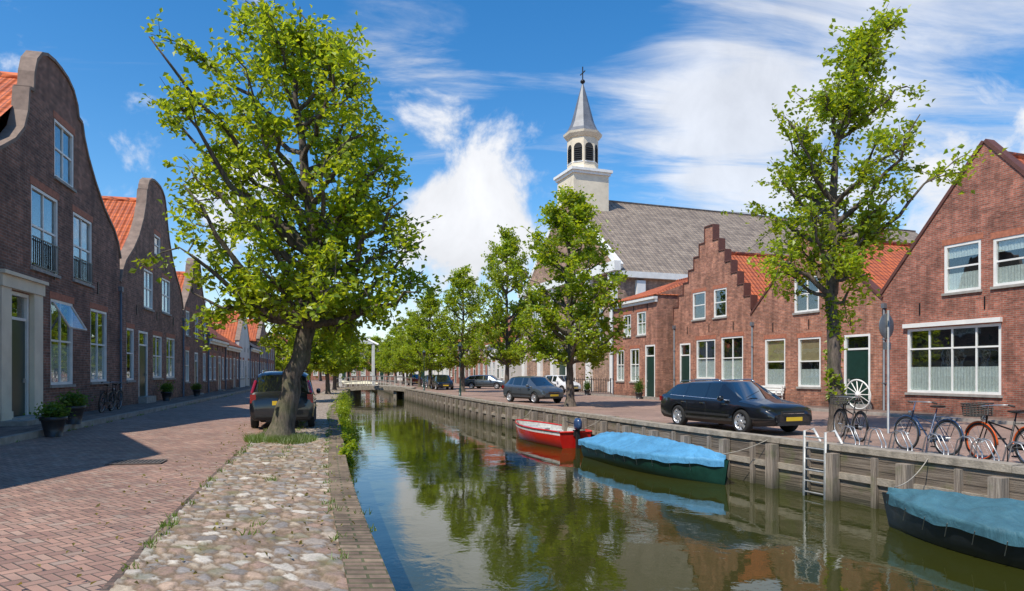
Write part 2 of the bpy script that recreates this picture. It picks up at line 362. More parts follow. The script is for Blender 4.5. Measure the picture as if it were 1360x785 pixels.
def watermat():
    m,nt,b=newmat('canal_water'); co=objco(nt)
    b.inputs['IOR'].default_value=1.42
    mp=nd(nt,'ShaderNodeMapping',None,{0:co,2:(0,0,.3),3:(1.0,.8,1)}).outputs[0]
    n1=noise(nt,mp,1.3,3,.5,.6); n2=noise(nt,mp,7.5,3,.55,.4)
    h=mth(nt,'ADD',mth(nt,'MULTIPLY',n1,.6),mth(nt,'MULTIPLY',n2,.13))
    patch=mrange(nt,noise(nt,co,.2,3),.42,.66,.2,1.0)
    bump(nt,b,mth(nt,'MULTIPLY',h,patch),.22,.10)
    v=nd(nt,'ShaderNodeTexVoronoi',None,{'Vector':co,'Scale':9.0}).outputs[0]
    msk=mth(nt,'MULTIPLY',mrange(nt,v,.16,.2,1,0),mrange(nt,noise(nt,co,.8,5),.64,.70,0,1))
    c=mixc(nt,noise(nt,co,.3,3),(.020,.027,.004),(.046,.046,.009)); c=mixc(nt,msk,c,(.16,.22,.04))
    nt.links.new(c,b.inputs[0]); nt.links.new(mrange(nt,msk,0,1,.012,.6),b.inputs['Roughness']); return m
mb=MB(); mb.add([(-120,-28,-1.05),(60,-28,-1.05),(60,162,-1.05),(-120,162,-1.05)],[(0,1,2,3)]); mb.obj('canal_water',[watermat()])
# ------------------------------------------------------------------ houses
def bell(L,e,a,base=0.0):
    h=[(0,0),(.05,.09),(.12,.17),(.30,.29),(.45,.42),(.58,.59),(.65,.73),(.68,.85),(.70,.855),(.715,.90),(.75,.945),(.82,.98),(.90,.996),(1,1)]
    l=[(t*L/2,e+(a-e)*z) for t,z in h]; return l+[(L-s,z) for s,z in reversed(l[:-1])]
def bell_big(L):
    near=[(0,5.6),(.06,6.1),(.14,6.45),(.3,7.0),(.475,7.6),(.60,8.1),(.68,8.6),(.72,9.2),(.735,9.9),(.775,9.95),(.785,10.5),(.81,10.95),(.86,11.28),(.92,11.44),(1,11.5)]
    far=[(0,6.4),(.05,6.95),(.12,7.35),(.30,7.95),(.45,8.7),(.56,9.4),(.62,9.95),(.65,10.4),(.70,10.45),(.72,10.85),(.77,11.2),(.84,11.4),(.92,11.48)]
    return [(t*L/2,z) for t,z in near]+[(L-t*L/2,z) for t,z in reversed(far)]
def gable(L,e,a): return [(0,e),(L/2,a),(L,e)]
def stepped(L,e,a,n=6):
    l=[(0,e)]; w=L/2-.38; 
    for i in range(n):
        s=w*(i+1)/n; z1=e+(a-.9-e)*(i+1)/n
        l.append((w*i/n+.001*(i+1),z1)); l.append((s,z1))
    l.append((w+.002,a)); 
    return l+[(L-s,z) for s,z in reversed(l)]
def house(name,P0,P1,side,zb,prof,eave,ridge,depth,wins,wall,roof,cope=COPE,par=False,cthick=.1,chim=None,frame=None,fw=.09,hip=0):
    P0=Vector(P0);P1=Vector(P1); d=(P1-P0);L=d.length;d.normalize()
    n=Vector((d.y,-d.x))*(1 if side=='L' else -1)
    M=Matrix(((d.x,n.x,0,P0.x),(d.y,n.y,0,P0.y),(0,0,1,0),(0,0,0,1)))
    root=empty(name,(P0.x,P0.y,0)); MI=Matrix.Translation((-P0.x,-P0.y,0))@M
    def px(u,v):
        k=(u-CX)/F; s=(k*P0.y-P0.x)/(d.x-k*d.y); Y=P0.y+s*d.y; return s,EYE+(HY-v)/F*Y
    W=[]
    for w in wins:
        if w[0]=='p':
            s0,_=px(w[1],w[2]); s1,_=px(w[3],w[4]); um=(w[1]+w[3])/2; z1=px(um,w[2])[1]; z0=px(um,w[4])[1]
        else: s0,z0,s1,z1=w[1:5]
        s0,s1=sorted((s0,s1)); W.append((s0,z0,s1,z1)+tuple(w[5:]))
    if prof is None: prof=[(0,eave),(L,eave)]
    zb0=zb-.15
    W=[w for w in W if w[0]>.03 and w[2]<L-.03]
    W=[(w[0],max(w[1],zb0+.02 if w[6]=='door' else zb+.2),)+w[2:] for w in W]
    mb=MB(); mb.xf=MI
    outer=[(0,zb0),(L,zb0)]+[p for p in reversed(prof)]
    loops=[outer]+[[(w[0],w[1]),(w[0],w[3]),(w[2],w[3]),(w[2],w[1])] for w in W]
    flat=[p for l in loops for p in l]
    tris=tessellate_polygon([[Vector((p[0],p[1],0)) for p in l] for l in loops])
    mb.add([(p[0],0,p[1]) for p in flat],[tuple(t) for t in tris],0,[[flat[j] for j in t] for t in tris])
    for w in W:
        s0,z0,s1,z1=w[:4]; r=.16
        for (a,b_) in (((s0,z0),(s0,z1)),((s0,z1),(s1,z1)),((s1,z1),(s1,z0)),((s1,z0),(s0,z0))):
            mb.add([(a[0],0,a[1]),(b_[0],0,b_[1]),(b_[0],-r,b_[1]),(a[0],-r,a[1])],[(0,1,2,3)],0,[[(0,a[1]),(0,b_[1]),(r,b_[1]),(r,a[1])]])
    for a,b_ in zip(prof[:-1],prof[1:]):
        mb.add([(a[0],0,a[1]),(b_[0],0,b_[1]),(b_[0],-.34,b_[1]),(a[0],-.34,a[1])],[(0,1,2,3)],0,[[(0,a[1]),(0,b_[1]),(.3,b_[1]),(.3,a[1])]])
    if not par:
        tr=tessellate_polygon([[Vector((p[0],p[1],0)) for p in outer]])
        mb.add([(p[0],-.34,p[1]) for p in outer],[tuple(t) for t in tr],0,[[outer[j] for j in t] for t in tr])
    D=depth
    for s in (0,L):
        mb.add([(s,0,zb0),(s,-D,zb0),(s,-D,eave),(s,0,eave)],[(0,1,2,3)],0,[[(0,zb0),(D,zb0),(D,eave),(0,eave)]])
        if par:
            mb.add([(s,0,eave),(s,-D,eave),(s,-D/2,ridge)],[(0,1,2)],0,[[(0,eave),(D,eave),(D/2,ridge)]])
    mb.add([(0,-D,zb0),(L,-D,zb0),(L,-D,eave),(0,-D,eave)],[(0,1,2,3)],0)
    if not par: mb.add([(0,-D,eave),(L,-D,eave),(L/2,-D,ridge)],[(0,1,2)],0)
    if chim:
        for (cs,co,cz,cw) in chim:
            mb.box(cs-cw/2,cs+cw/2,co-cw/2,co+cw/2,eave,cz,0); mb.box(cs-cw/2-.06,cs+cw/2+.06,co-cw/2-.06,co+cw/2+.06,cz-.25,cz-.12,0)
    mb.obj('walls',[wall],root)
    mb=MB(); mb.xf=MI; t=.09
    if par:
        sl=math.hypot(D/2,ridge-eave)
        for o0,o1 in ((.32,-D/2),(-D-.3,-D/2)):
            ze=eave-.12
            mb.add([(-.08,o0,ze),(L+.08,o0,ze),(L+.08-hip,o1,ridge),(-.08+hip,o1,ridge)],[(0,1,2,3)],0,[[(0,sl),(L,sl),(L,0),(0,0)]])
            mb.add([(-.08,o0,ze+t),(L+.08,o0,ze+t),(L+.08-hip,o1,ridge+t),(-.08+hip,o1,ridge+t)],[(0,1,2,3)],0,[[(0,sl),(L,sl),(L,0),(0,0)]])
            mb.add([(-.08,o0,ze),(L+.08,o0,ze),(L+.08,o0,ze+t),(-.08,o0,ze+t)],[(0,1,2,3)],0)
        if hip:
            for s_,sg in ((-.08,1),(L+.08,-1)):
                mb.add([(s_,.32,eave-.12+t),(s_,-D-.3,eave-.12+t),(s_+sg*hip,-D/2,ridge+t)],[(0,1,2)],0,[[(0,sl),(D,sl),(D/2,0)]])
        mb.tube([(hip,-D/2,ridge+.08),(L-hip,-D/2,ridge+.08)],.11,0,8)
    else:
        sl=math.hypot(L/2,ridge-eave)
        for s0 in (0,L):
            sg=-1 if s0==0 else 1; zE=eave-.15
            se=s0+sg*.22
            mb.add([(se,-.34,zE),(se,-D-.2,zE),(L/2,-D-.2,ridge),(L/2,-.34,ridge)],[(0,1,2,3)],0,[[(0,sl),(D,sl),(D,0),(0,0)]])
            mb.add([(se,-.34,zE-t),(se,-D-.2,zE-t),(se,-D-.2,zE),(se,-.34,zE)],[(0,1,2,3)],0)
        mb.tube([(L/2,-.34,ridge+.02),(L/2,-D-.2,ridge+.02)],.13,0,8)
    mb.obj('roof',[roof],root)
    mb=MB(); mb.xf=MI
    if par:
        mb.box(-.05,L+.05,.003,.30,eave-.30,eave-.135,0); mb.box(-.03,L+.03,.003,.16,eave-.48,eave-.303,0)
        mb.obj('cornice',[WHITE],root)
    else:
        for a,b_ in zip(prof[:-1],prof[1:]):
            A=Vector((a[0],a[1]));B=Vector((b_[0],b_[1])); dd=(B-A)
            if dd.length<.02: continue
            dd.normalize(); nn=Vector((-dd.y,dd.x))*cthick
            A2=A-dd*.01;B2=B+dd*.03
            P=[(A2.x,A2.y),(B2.x,B2.y),(B2.x+nn.x,B2.y+nn.y),(A2.x+nn.x,A2.y+nn.y)]
            vs=[(p[0],.05,p[1]) for p in P]+[(p[0],-.38,p[1]) for p in P]
            mb.add(vs,[(0,1,2,3),(4,5,6,7),(0,1,5,4),(1,2,6,5),(2,3,7,6),(3,0,4,7)],0)
        mb.obj('gable_coping',[cope],root)
    if name!='church':
        mb=MB(); mb.xf=MI; mb.tube([(L-.12,.07,zb),(L-.12,.07,eave-.5)],.045,0,8); mb.box(L-.2,L-.04,.003,.15,eave-.5,eave-.3,0)
        for zz in (1.2,3.0): mb.box(L-.18,L-.06,.003,.12,zz,zz+.04,0)
        # wall anchors
        for k in range(3): mb.box(L*(.2+.3*k)-.02,L*(.2+.3*k)+.02,.003,.03,eave-.9,eave-.45,1)
        mb.obj('downpipe_and_anchors',[LEAD,BLACKM],root)
    mb=MB(); mb.xf=MI; FR=0;GL=1;DK=2;CU=3;ST=4;LI=5;DR=6;BL=7
    for w in W:
        s0,z0,s1,z1,nc,nr,cur=w[:7]; g=.003
        mb.box(s0-.0,s1+.0,-.33,-.32,z0,z1,DK)
        if cur=='door':
            fwid=.1
            mb.box(s0+g,s0+fwid,-.12,-.0,z0,z1-g,FR); mb.box(s1-fwid,s1-g,-.12,0,z0,z1-g,FR); mb.box(s0+fwid,s1-fwid,-.12,-.0,z1-fwid,z1-g,FR)
            zt=z0+(z1-z0)*.78
            mb.box(s0+fwid,s1-fwid,-.11,-.03,zt,zt+.08,FR)
            mb.box(s0+fwid,s1-fwid,-.085,-.08,zt+.08,z1-fwid,GL)
            mb.box(s0+fwid,s1-fwid,-.10,-.06,z0,zt,DR)
            sw=(s1-s0-2*fwid)
            for (za,zc) in ((.06,.42),(.48,.94)):
                mb.box(s0+fwid+sw*.15,s1-fwid-sw*.15,-.06,-.045,z0+(zt-z0)*za,z0+(zt-z0)*zc,DR if nc==0 else (GL if za>.4 else DR))
            mb.box(s0+fwid+sw*.85,s0+fwid+sw*.91,-.045,-.0,z0+1.0,z0+1.12,ST)
            mb.box(s0-.08,s1+.08,.003,.35,zb0,z0+.06,ST)
            continue
        ff=fw
        mb.box(s0+g,s0+ff,-.12,-.015,z0+g,z1-g,FR); mb.box(s1-ff,s1-g,-.12,-.015,z0+g,z1-g,FR)
        mb.box(s0+ff,s1-ff,-.12,-.015,z1-ff,z1-g,FR); mb.box(s0+ff,s1-ff,-.12,-.015,z0+g,z0+ff,FR)
        mb.box(s0+ff,s1-ff,-.088,-.082,z0+ff,z1-ff,GL)
        for k in range(1,nc):
            c=s0+(s1-s0)*k/nc; mb.box(c-.028,c+.028,-.11,-.05,z0+ff,z1-ff,FR)
        for k in range(1,nr):
            c=z0+(z1-z0)*k/nr if nr>2 else z0+(z1-z0)*(.52 if nc<4 else .68); mb.box(s0+ff,s1-ff,-.105,-.045,c-.03,c+.03,FR)
        if cur in('half','low','both'):
            h=.48 if cur=='half' else .40
            nn=max(6,int((s1-s0)/.06))
            rngs=[(z0+ff,z0+(z1-z0)*h)]+([(z1-(z1-z0)*.28,z1-ff)] if cur=='both' else [])
            for (za,zc) in rngs:
                ring=[[(s0+ff+(s1-s0-2*ff)*i/nn,-.135+.02*(i%2)+.006*math.sin(i*1.7),zz) for i in range(nn+1)] for zz in (za,zc)]
                mb.loft(ring,CU,False,False)
        elif cur=='sides':
            for a0,a1 in ((s0+ff,s0+(s1-s0)*.28),(s1-(s1-s0)*.28,s1-ff)):
                ring=[[(a0+(a1-a0)*i/6,-.16+.03*(i%2),zz) for i in range(7)] for zz in (z0+ff,z1-ff)]
                mb.loft(ring,CU,False,False)
        elif cur=='blind':
            mb.box(s0+ff,s1-ff,-.13,-.12,z0+(z1-z0)*.5,z1-ff,BL)
            ring=[[(s0+ff+(s1-s0-2*ff)*i/10,-.14+.02*(i%2),zz) for i in range(11)] for zz in (z0+ff,z0+(z1-z0)*.36)]
            mb.loft(ring,CU,False,False)
        mb.box(s0-.06,s1+.06,-.10,.07,z0-.09,z0-.003,ST)
        mb.box(s0-.08,s1+.08,-.05,.008,z1+.002,z1+.22,LI)
    if W: mb.obj('windows',[frame or WHITE,GLASS,DARK,CURT,STONE,LINT,GREEN_D,BLIND],root)
    return root,M,MI,L,px
def LP(y): return (LFAC(y),y)
L1=math.hypot(28.3-15,.26*13.3)
r,M,MI,L,px=house('brick_house',LP(15),LP(28.3),'L',.25,bell_big(L1),5.5,10.9,11,
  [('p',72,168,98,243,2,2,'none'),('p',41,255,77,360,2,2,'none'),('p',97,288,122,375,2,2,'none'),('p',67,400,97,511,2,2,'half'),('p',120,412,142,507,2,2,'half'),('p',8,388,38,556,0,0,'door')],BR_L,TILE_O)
mb=MB(); mb.xf=MI
s0=px(-6,500)[0]; s1=px(50,500)[0]; a,b_=px(8,388)[0],px(38,388)[0]; zt=px(20,388)[1]; 
mb.box(s0,a-.02,.004,.14,.1,zt+.05,0); mb.box(b_+.02,s1,.004,.14,.1,zt+.05,0); mb.box(s0-.05,s1+.05,.004,.18,zt+.053,zt+.38,0); mb.box(s0-.1,s1+.1,.004,.26,zt+.383,zt+.48,0)
mb.box(s0-.06,a,.143,.17,.1,.6,0); mb.box(b_,s1+.06,.143,.17,.1,.6,0)
mb.box(s0-.2,s1+.3,.004,.8,.1,.38,1)
mb.obj('door_surround',[CREAM,STONE],r)
mb=MB(); mb.xf=MI
for (u0,v0,u1,v1) in ((41,320,77,360),(97,345,122,375)):
    a,z1=px(u0,v0);b_,_=px(u1,v0); z0=px((u0+u1)/2,v1)[1]; z1=px((u0+u1)/2,v0)[1]
    mb.box(a+.05,b_-.05,.01,.04,z1-.04,z1,0); mb.box(a+.05,b_-.05,.01,.04,z0+.05,z0+.09,0)
    k=a+.1
    while k<b_-.05: mb.box(k,k+.025,.015,.035,z0+.09,z1-.04,0); k+=.14
mb.obj('window_railings',[BLACKM],r)
mb=MB(); mb.xf=MI
a,_=px(69,400);b_,_=px(96,400); zt=px(82,404)[1]; zl=px(82,436)[1]
mb.add([(a+.1,.0,zt),(b_-.1,.0,zt),(b_-.1,.45,zl),(a+.1,.45,zl)],[(0,1,2,3)],1)
for (p,q_) in (((a+.1,.0,zt),(a+.1,.45,zl)),((b_-.1,.0,zt),(b_-.1,.45,zl)),((a+.1,.45,zl),(b_-.1,.45,zl))): mb.tube([p,q_],.035,0,4)
mb.obj('open_casement',[WHITE,GLASS],r)
house('brick_house',LP(2.5),LP(14.98),'L',.25,gable(12.9,5.4,9.0),5.2,8.7,11,[('m',2,1.2,3.6,3.4,2,2,'half'),('m',5,1.2,6.6,3.4,2,2,'half'),('m',9,.3,10.4,3.2,0,0,'door'),('m',5.4,5.0,6.8,6.6,2,2,'none')],BR_L2,TILE_O)  # next house in the row, out of view; added for its shadow on the road
L2=math.hypot(40.0-28.35,.26*11.65)
house('brick_house',LP(28.35),LP(40.0),'L',.25,bell(L2,5.4,11.1),5.15,10.2,10,
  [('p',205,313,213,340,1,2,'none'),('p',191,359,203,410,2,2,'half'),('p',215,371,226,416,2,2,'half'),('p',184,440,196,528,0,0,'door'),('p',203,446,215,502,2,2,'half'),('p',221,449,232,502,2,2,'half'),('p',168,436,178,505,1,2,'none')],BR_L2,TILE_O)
L3=math.hypot(8,.26*8)
def autow(L,zb,rows,n,ww=1.1,door=True,cur='half'):
    out=[]
    for r_,(z0,z1) in enumerate(rows):
        for k in range(n):
            c=L*(k+.5)/n+random.uniform(-.12,.12)
            if r_==0 and door and k==n//2: out.append(('m',c-.55,zb+.02,c+.55,zb+2.7,0,0,'door'))
            else: out.append(('m',c-ww/2,z0,c+ww/2,z1,2,2,random.choice(['half','none','low',cur])))
    return out
house('brick_house',LP(40.05),LP(48),'L',.25,bell(L3,5.0,8.9),4.8,8.0,9,autow(L3,.25,[(1.1,3.0),(3.9,5.4)],3),BR_L,TILE_O)
yy=48.05
for (w,e,rd,wall,roof,par) in ((7.5,4.2,7.6,BR_L2,TILE_O,True),(8,4.0,6.6,BR_L,TILE_O,True),(8,4.6,7.6,WHITEWASH,TILE_O,False),(9,4.4,7.2,BR_L,TILE_D,True),(9,5.6,8.2,BR_L2,TILE_O,False),(11,6.6,8.6,BR_R,TILE_D,True)):
    Lw=math.hypot(w,.26*w)
    house('brick_house',LP(yy),LP(yy+w),'L',.25,None if par else gable(Lw,e,rd+.3),e,rd,8,autow(Lw,.25,[(1.1,2.9)]+([(3.5,min(5,e-.3))] if e>5 else []),4),wall,roof,par=par,chim=[(1.2,-3.5,rd+.9,.7)]); yy+=w+.05
def RP(y,o=0): return (RFAC(y)+o,y)
LA=math.hypot(8.1,.35*8.1)
r,M,MI,L,px=house('brick_house',RP(20.1),RP(28.18),'R',.1,gable(LA,4.9,9.8),4.8,9.45,10,
  [('p',1254,322,1303,387,1,2,'both'),('p',1319,313,1368,378,1,2,'both'),('p',1205,433,1330,523,4,2,'low')],BR_R,TILE_O,cope=COPE_R,cthick=.12,chim=[(LA*.5-2.4,-6,9.3,.8)],fw=.1)
mb=MB(); mb.xf=MI; a=px(1332,430)[0]; b_=px(1202,430)[0]; z=px(1267,431)[1]; mb.box(min(a,b_),max(a,b_),.01,.14,z-.02,z+.14,0)
mb.tube([(LA*.72,-1.5,7.2),(LA*.72,-1.5,8.6)],.07,1,8); mb.lathe([(.16,0),(.18,.05),(.02,.16)],1,10,Matrix.Translation((LA*.72,-1.5,8.6)))
mb.obj('window_hood_and_flue',[WHITE,STONE],r)
LB=math.hypot(7.7,.35*7.7)
house('brick_house',RP(28.22),RP(35.9),'R',.1,gable(LB,4.7,8.3),4.6,8.0,11,
  [('p',1055,367,1088,414,2,2,'none'),('p',1016,450,1043,513,1,2,'blind'),('p',1060,448,1090,514,1,2,'blind'),('p',1121,444,1156,538,0,0,'door')],BR_R2,TILE_O,cope=COPE_R,chim=[(LB*.5+1.0,-5,8.9,.7)])
LC=math.hypot(6.9,.35*6.9)
house('stepped_gable_house',RP(35.95),RP(42.85),'R',.1,stepped(LC,5.0,10.1,6),4.9,8.6,10,
  [('p',920,388,937,424,1,2,'none'),('p',948,383,965,421,1,2,'none'),('p',903,456,917,532,0,0,'door'),('p',925,451,950,503,2,2,'half'),('p',958,447,987,506,2,2,'half')],BR_R2,TILE_O,cope=COPE_R,cthick=.06)
LD=math.hypot(5.6,.35*5.6)
house('brick_house',RP(42.95,-1.0),RP(48.55,-1.0),'R',.1,None,6.6,8.0,8,
  [('p',828,418,838,447,2,2,'half'),('p',846,414,858,445,2,2,'half'),('p',819,465,829,506,2,2,'half'),('p',837,463,849,507,2,2,'half'),('p',857,458,870,528,0,0,'door')],BR_R2,TILE_O,par=True,hip=2.0)
# church
dC=Vector((-.349,.937)); mid=Vector((5.0,65.7)); hw=10.5
C0=mid-dC*hw; C1=mid+dC*hw; LCh=2*hw
cw=[]
for c in (3.2,6.6,14.4,17.8): cw.append(('m',c-.7,3.0,c+.7,8.2,2,5,'none'))
cw.append(('m',LCh/2-1.3,.15,LCh/2+1.3,4.6,0,0,'door'))
root,M,MI,L,px=house('church',C0,C1,'R',.1,gable(LCh,10.2,18.3),10.1,18.55,46,cw,BR_C,TILE_G,cope=WHITE,cthick=.45)
mb=MB(); mb.xf=MI
for c in (.45,4.9,8.3,12.7,16.1,20.55): mb.box(c-.42,c+.42,.004,.3,.0,10.0,0); mb.box(c-.55,c+.55,.004,.42,0,.9,0); mb.box(c-.55,c+.55,.004,.42,9.4,9.95,0)
mb.box(-.5,LCh+.5,.005,.6,9.96,10.75,0)
mb.box(LCh/2-2.1,LCh/2-1.4,.005,.5,0,5,0); mb.box(LCh/2+1.4,LCh/2+2.1,.005,.5,0,5,0); mb.box(LCh/2-2.4,LCh/2+2.4,.005,.6,5.0,5.7,0)
for i in range(9): o=-2-i*5; mb.box(-.35,-.003,o-.4,o+.4,0,9.25,0)
mb.box(-.5,-.003,-46,-.01,9.45,9.95,0)
c0=LCh/2; co=-2.0; h=1.85
mb.box(c0-h,c0+h,co-h,co+h,12,20.7,1); mb.box(c0-h-.3,c0+h+.3,co-h-.3,co+h+.3,20.7,20.95,0); mb.box(c0-h-.15,c0+h+.15,co-h-.15,co+h+.15,20.45,20.697,0)
def octr(r,z,rot=math.pi/8): return [(c0+r*math.cos(rot+k*math.pi/4),co+r*math.sin(rot+k*math.pi/4),z) for k in range(8)]
mb.loft([octr(1.75,20.95),octr(1.6,21.4),octr(1.5,21.45),octr(1.5,24.2),octr(1.62,24.25),octr(1.85,24.55),octr(1.9,24.75)],1,True,False,True)
mb.loft([octr(1.85,24.74),octr(1.45,25.2),octr(1.12,25.9),octr(.85,26.9),octr(.45,28.4),octr(.05,29.8)],2,True,False,True)
for k in range(8):
    an=k*math.pi/4; ca,sa=math.cos(an),math.sin(an); R=1.5*math.cos(math.pi/8)+.01
    wv=.42
    outl=[(-wv,21.9),(wv,21.9),(wv,23.2)]+[(wv*math.cos(t),23.2+wv*1.0*math.sin(t)) for t in np.linspace(.3,math.pi-.3,7)]+[(-wv,23.2)]
    vs=[(c0+ca*R-sa*t,co+sa*R+ca*t,z) for t,z in outl]; mb.add(vs,[tuple(range(len(vs)))],4)
    for zz in np.arange(22.0,23.4,.2):
        vs=[(c0+ca*(R+o)-sa*t,co+sa*(R+o)+ca*t,zz-o*1.0) for t,o in ((-.38,.01),(.38,.01),(.38,.1),(-.38,.1))]; mb.add(vs,[(0,1,2,3)],4)
    vs=[(c0+ca*(R+.03)-sa*t,co+sa*(R+.03)+ca*t,z) for t,z in ((-wv-.1,21.75),(wv+.1,21.75),(wv+.1,21.88),(-wv-.1,21.88))]; mb.add(vs,[(0,1,2,3)],0)
mb.tube([(c0,co,29.6),(c0,co,31.4)],.06,3,6); mb.tube([(c0-.5,co,30.8),(c0+.5,co,30.8)],.055,3,6)
mb.lathe([(.02,-.25),(.2,-.12),(.25,0),(.2,.12),(.02,.25)],3,12,Matrix.Translation((c0,co,29.95)))
mb.obj('tower_and_trim',[WHITE,CREAM,LEAD,BLACKM,DARK],root)
def HX(P0,P1,wall,roof,e,rd,par=True,n=4,rows=None,name='brick_house'):
    Lw=(Vector(P1)-Vector(P0)).length
    house(name,P0,P1,'R',0.02,None if par else gable(Lw,e,rd+.3),e,rd,9,autow(Lw,.02,rows or [(1,3)],n),wall,roof,par=par,chim=[(1.5,-4,rd+1,.8)])
HX((-.3,80),(-3.2,90),WHITEWASH,TILE_O,5.4,7.0,True,5,None,'white_house')
HX((-3.3,90.2),(-6.5,99),BR_R2,TILE_O,5.6,8.4,False,4,[(1,3),(3.8,5.2)])
HX((-6.6,99.2),(-10,109),BR_R,TILE_D,5.5,8,True,4,[(1,3),(3.6,5)])
HX((-10.1,109.2),(-14,120),WHITEWASH,TILE_O,5.5,8,True,4,[(1,3),(3.6,5)],'white_house')
xs=-16
for k in range(9):
    w=random.uniform(8,12); wl=random.choice([BR_R,BR_R2,WHITEWASH,BR_B]); e=random.uniform(5,7.5)
    house('brick_house' if wl is not WHITEWASH else 'white_house',(xs-w,150+k*1.5),(xs,150+k*1.5-1),'L',0.02,None if k%2 else gable(math.hypot(w,1),e,e+3.5),e,e+3.2,9,autow(math.hypot(w,1),.02,[(1,3),(3.8,5)],4),wl,random.choice([TILE_O,TILE_D]),par=bool(k%2))
    xs-=w+.1
# ------------------------------------------------------------------ trees
def leafmat(name,base,alt,tr):
    m,nt,b=newmat(name); out=nt.nodes['Material Output']; nt.nodes.remove(b)
    g=nd(nt,'ShaderNodeNewGeometry'); rnd=g.outputs['Random Per Island']; co=g.outputs['Position']
    c=mixc(nt,rnd,base,alt); n=noise(nt,co,.9,3); f=mrange(nt,n,.3,.7,.68,1.3)
    c2=scl(nt,c,f)
    t2=scl(nt,mixc(nt,rnd,tr,(tr[0]*1.25,tr[1]*1.05,tr[2])),f)
    d=nd(nt,'ShaderNodeBsdfDiffuse',None,{0:c2}); t=nd(nt,'ShaderNodeBsdfTranslucent',None,{0:t2}); gl=nd(nt,'ShaderNodeBsdfGlossy',None,{0:(1,1,1,1),'Roughness':.45})
    a=nd(nt,'ShaderNodeMixShader',None,{0:.5,1:d.outputs[0],2:t.outputs[0]}); a2=nd(nt,'ShaderNodeMixShader',None,{0:.03,1:a.outputs[0],2:gl.outputs[0]})
    nt.links.new(a2.outputs[0],out.inputs[0]); return m
LEAF=leafmat('linden_leaves',(.15,.24,.010),(.28,.37,.016),(.54,.66,.022))
LEAFD=leafmat('dark_leaves',(.06,.13,.015),(.10,.18,.02),(.18,.32,.02))
def barkmat():
    m,nt,b=newmat('bark'); co=objco(nt); st=nd(nt,'ShaderNodeMapping',None,{0:co,3:(9,9,2.2)}).outputs[0]
    n=noise(nt,st,1.6,6,.7); c=mixc(nt,mrange(nt,n,.35,.65),(.04,.03,.024),(.18,.14,.11)); c=mixc(nt,mrange(nt,noise(nt,co,1.5,4),.5,.7,0,.5),c,(.09,.11,.04))
    nt.links.new(c,b.inputs[0]); b.inputs['Roughness'].default_value=.9; bump(nt,b,n,.9,.04); return m
BARK=barkmat()
def leaves_np(pos,size,rng,up=.5):
    n=len(pos); nr=rng.normal(size=(n,3)); nr[:,2]=np.abs(nr[:,2])+up; nr/=np.linalg.norm(nr,axis=1)[:,None]
    t=rng.normal(size=(n,3)); t-=nr*(t*nr).sum(1)[:,None]; t/=np.linalg.norm(t,axis=1)[:,None]; s=np.cross(nr,t)
    a=(size*rng.uniform(.6,1.25,n))[:,None]; dr=nr*a*.16
    return np.stack([pos-t*a*.6-dr,pos+s*a*.45+dr*.8,pos+t*a*.7-dr,pos-s*a*.45+dr*.8],1).reshape(-1,3)
def finish(name,mb,pos,size,rng,leaf,extra=None):
    nv=len(mb.v); lv=leaves_np(pos,size,rng); n=len(pos)
    V=np.concatenate([np.array(mb.v).reshape(-1,3),lv]) if nv else lv
    Fq=(np.arange(n*4).reshape(-1,4)+nv).tolist()
    me=bpy.data.meshes.new(name); me.from_pydata(V.tolist(),[],mb.f+Fq)
    me.materials.append(BARK); me.materials.append(leaf)
    me.polygons.foreach_set('material_index',mb.m+[1]*n); me.polygons.foreach_set('use_smooth',[True]*len(mb.f)+[False]*n)
    me.update(); return me
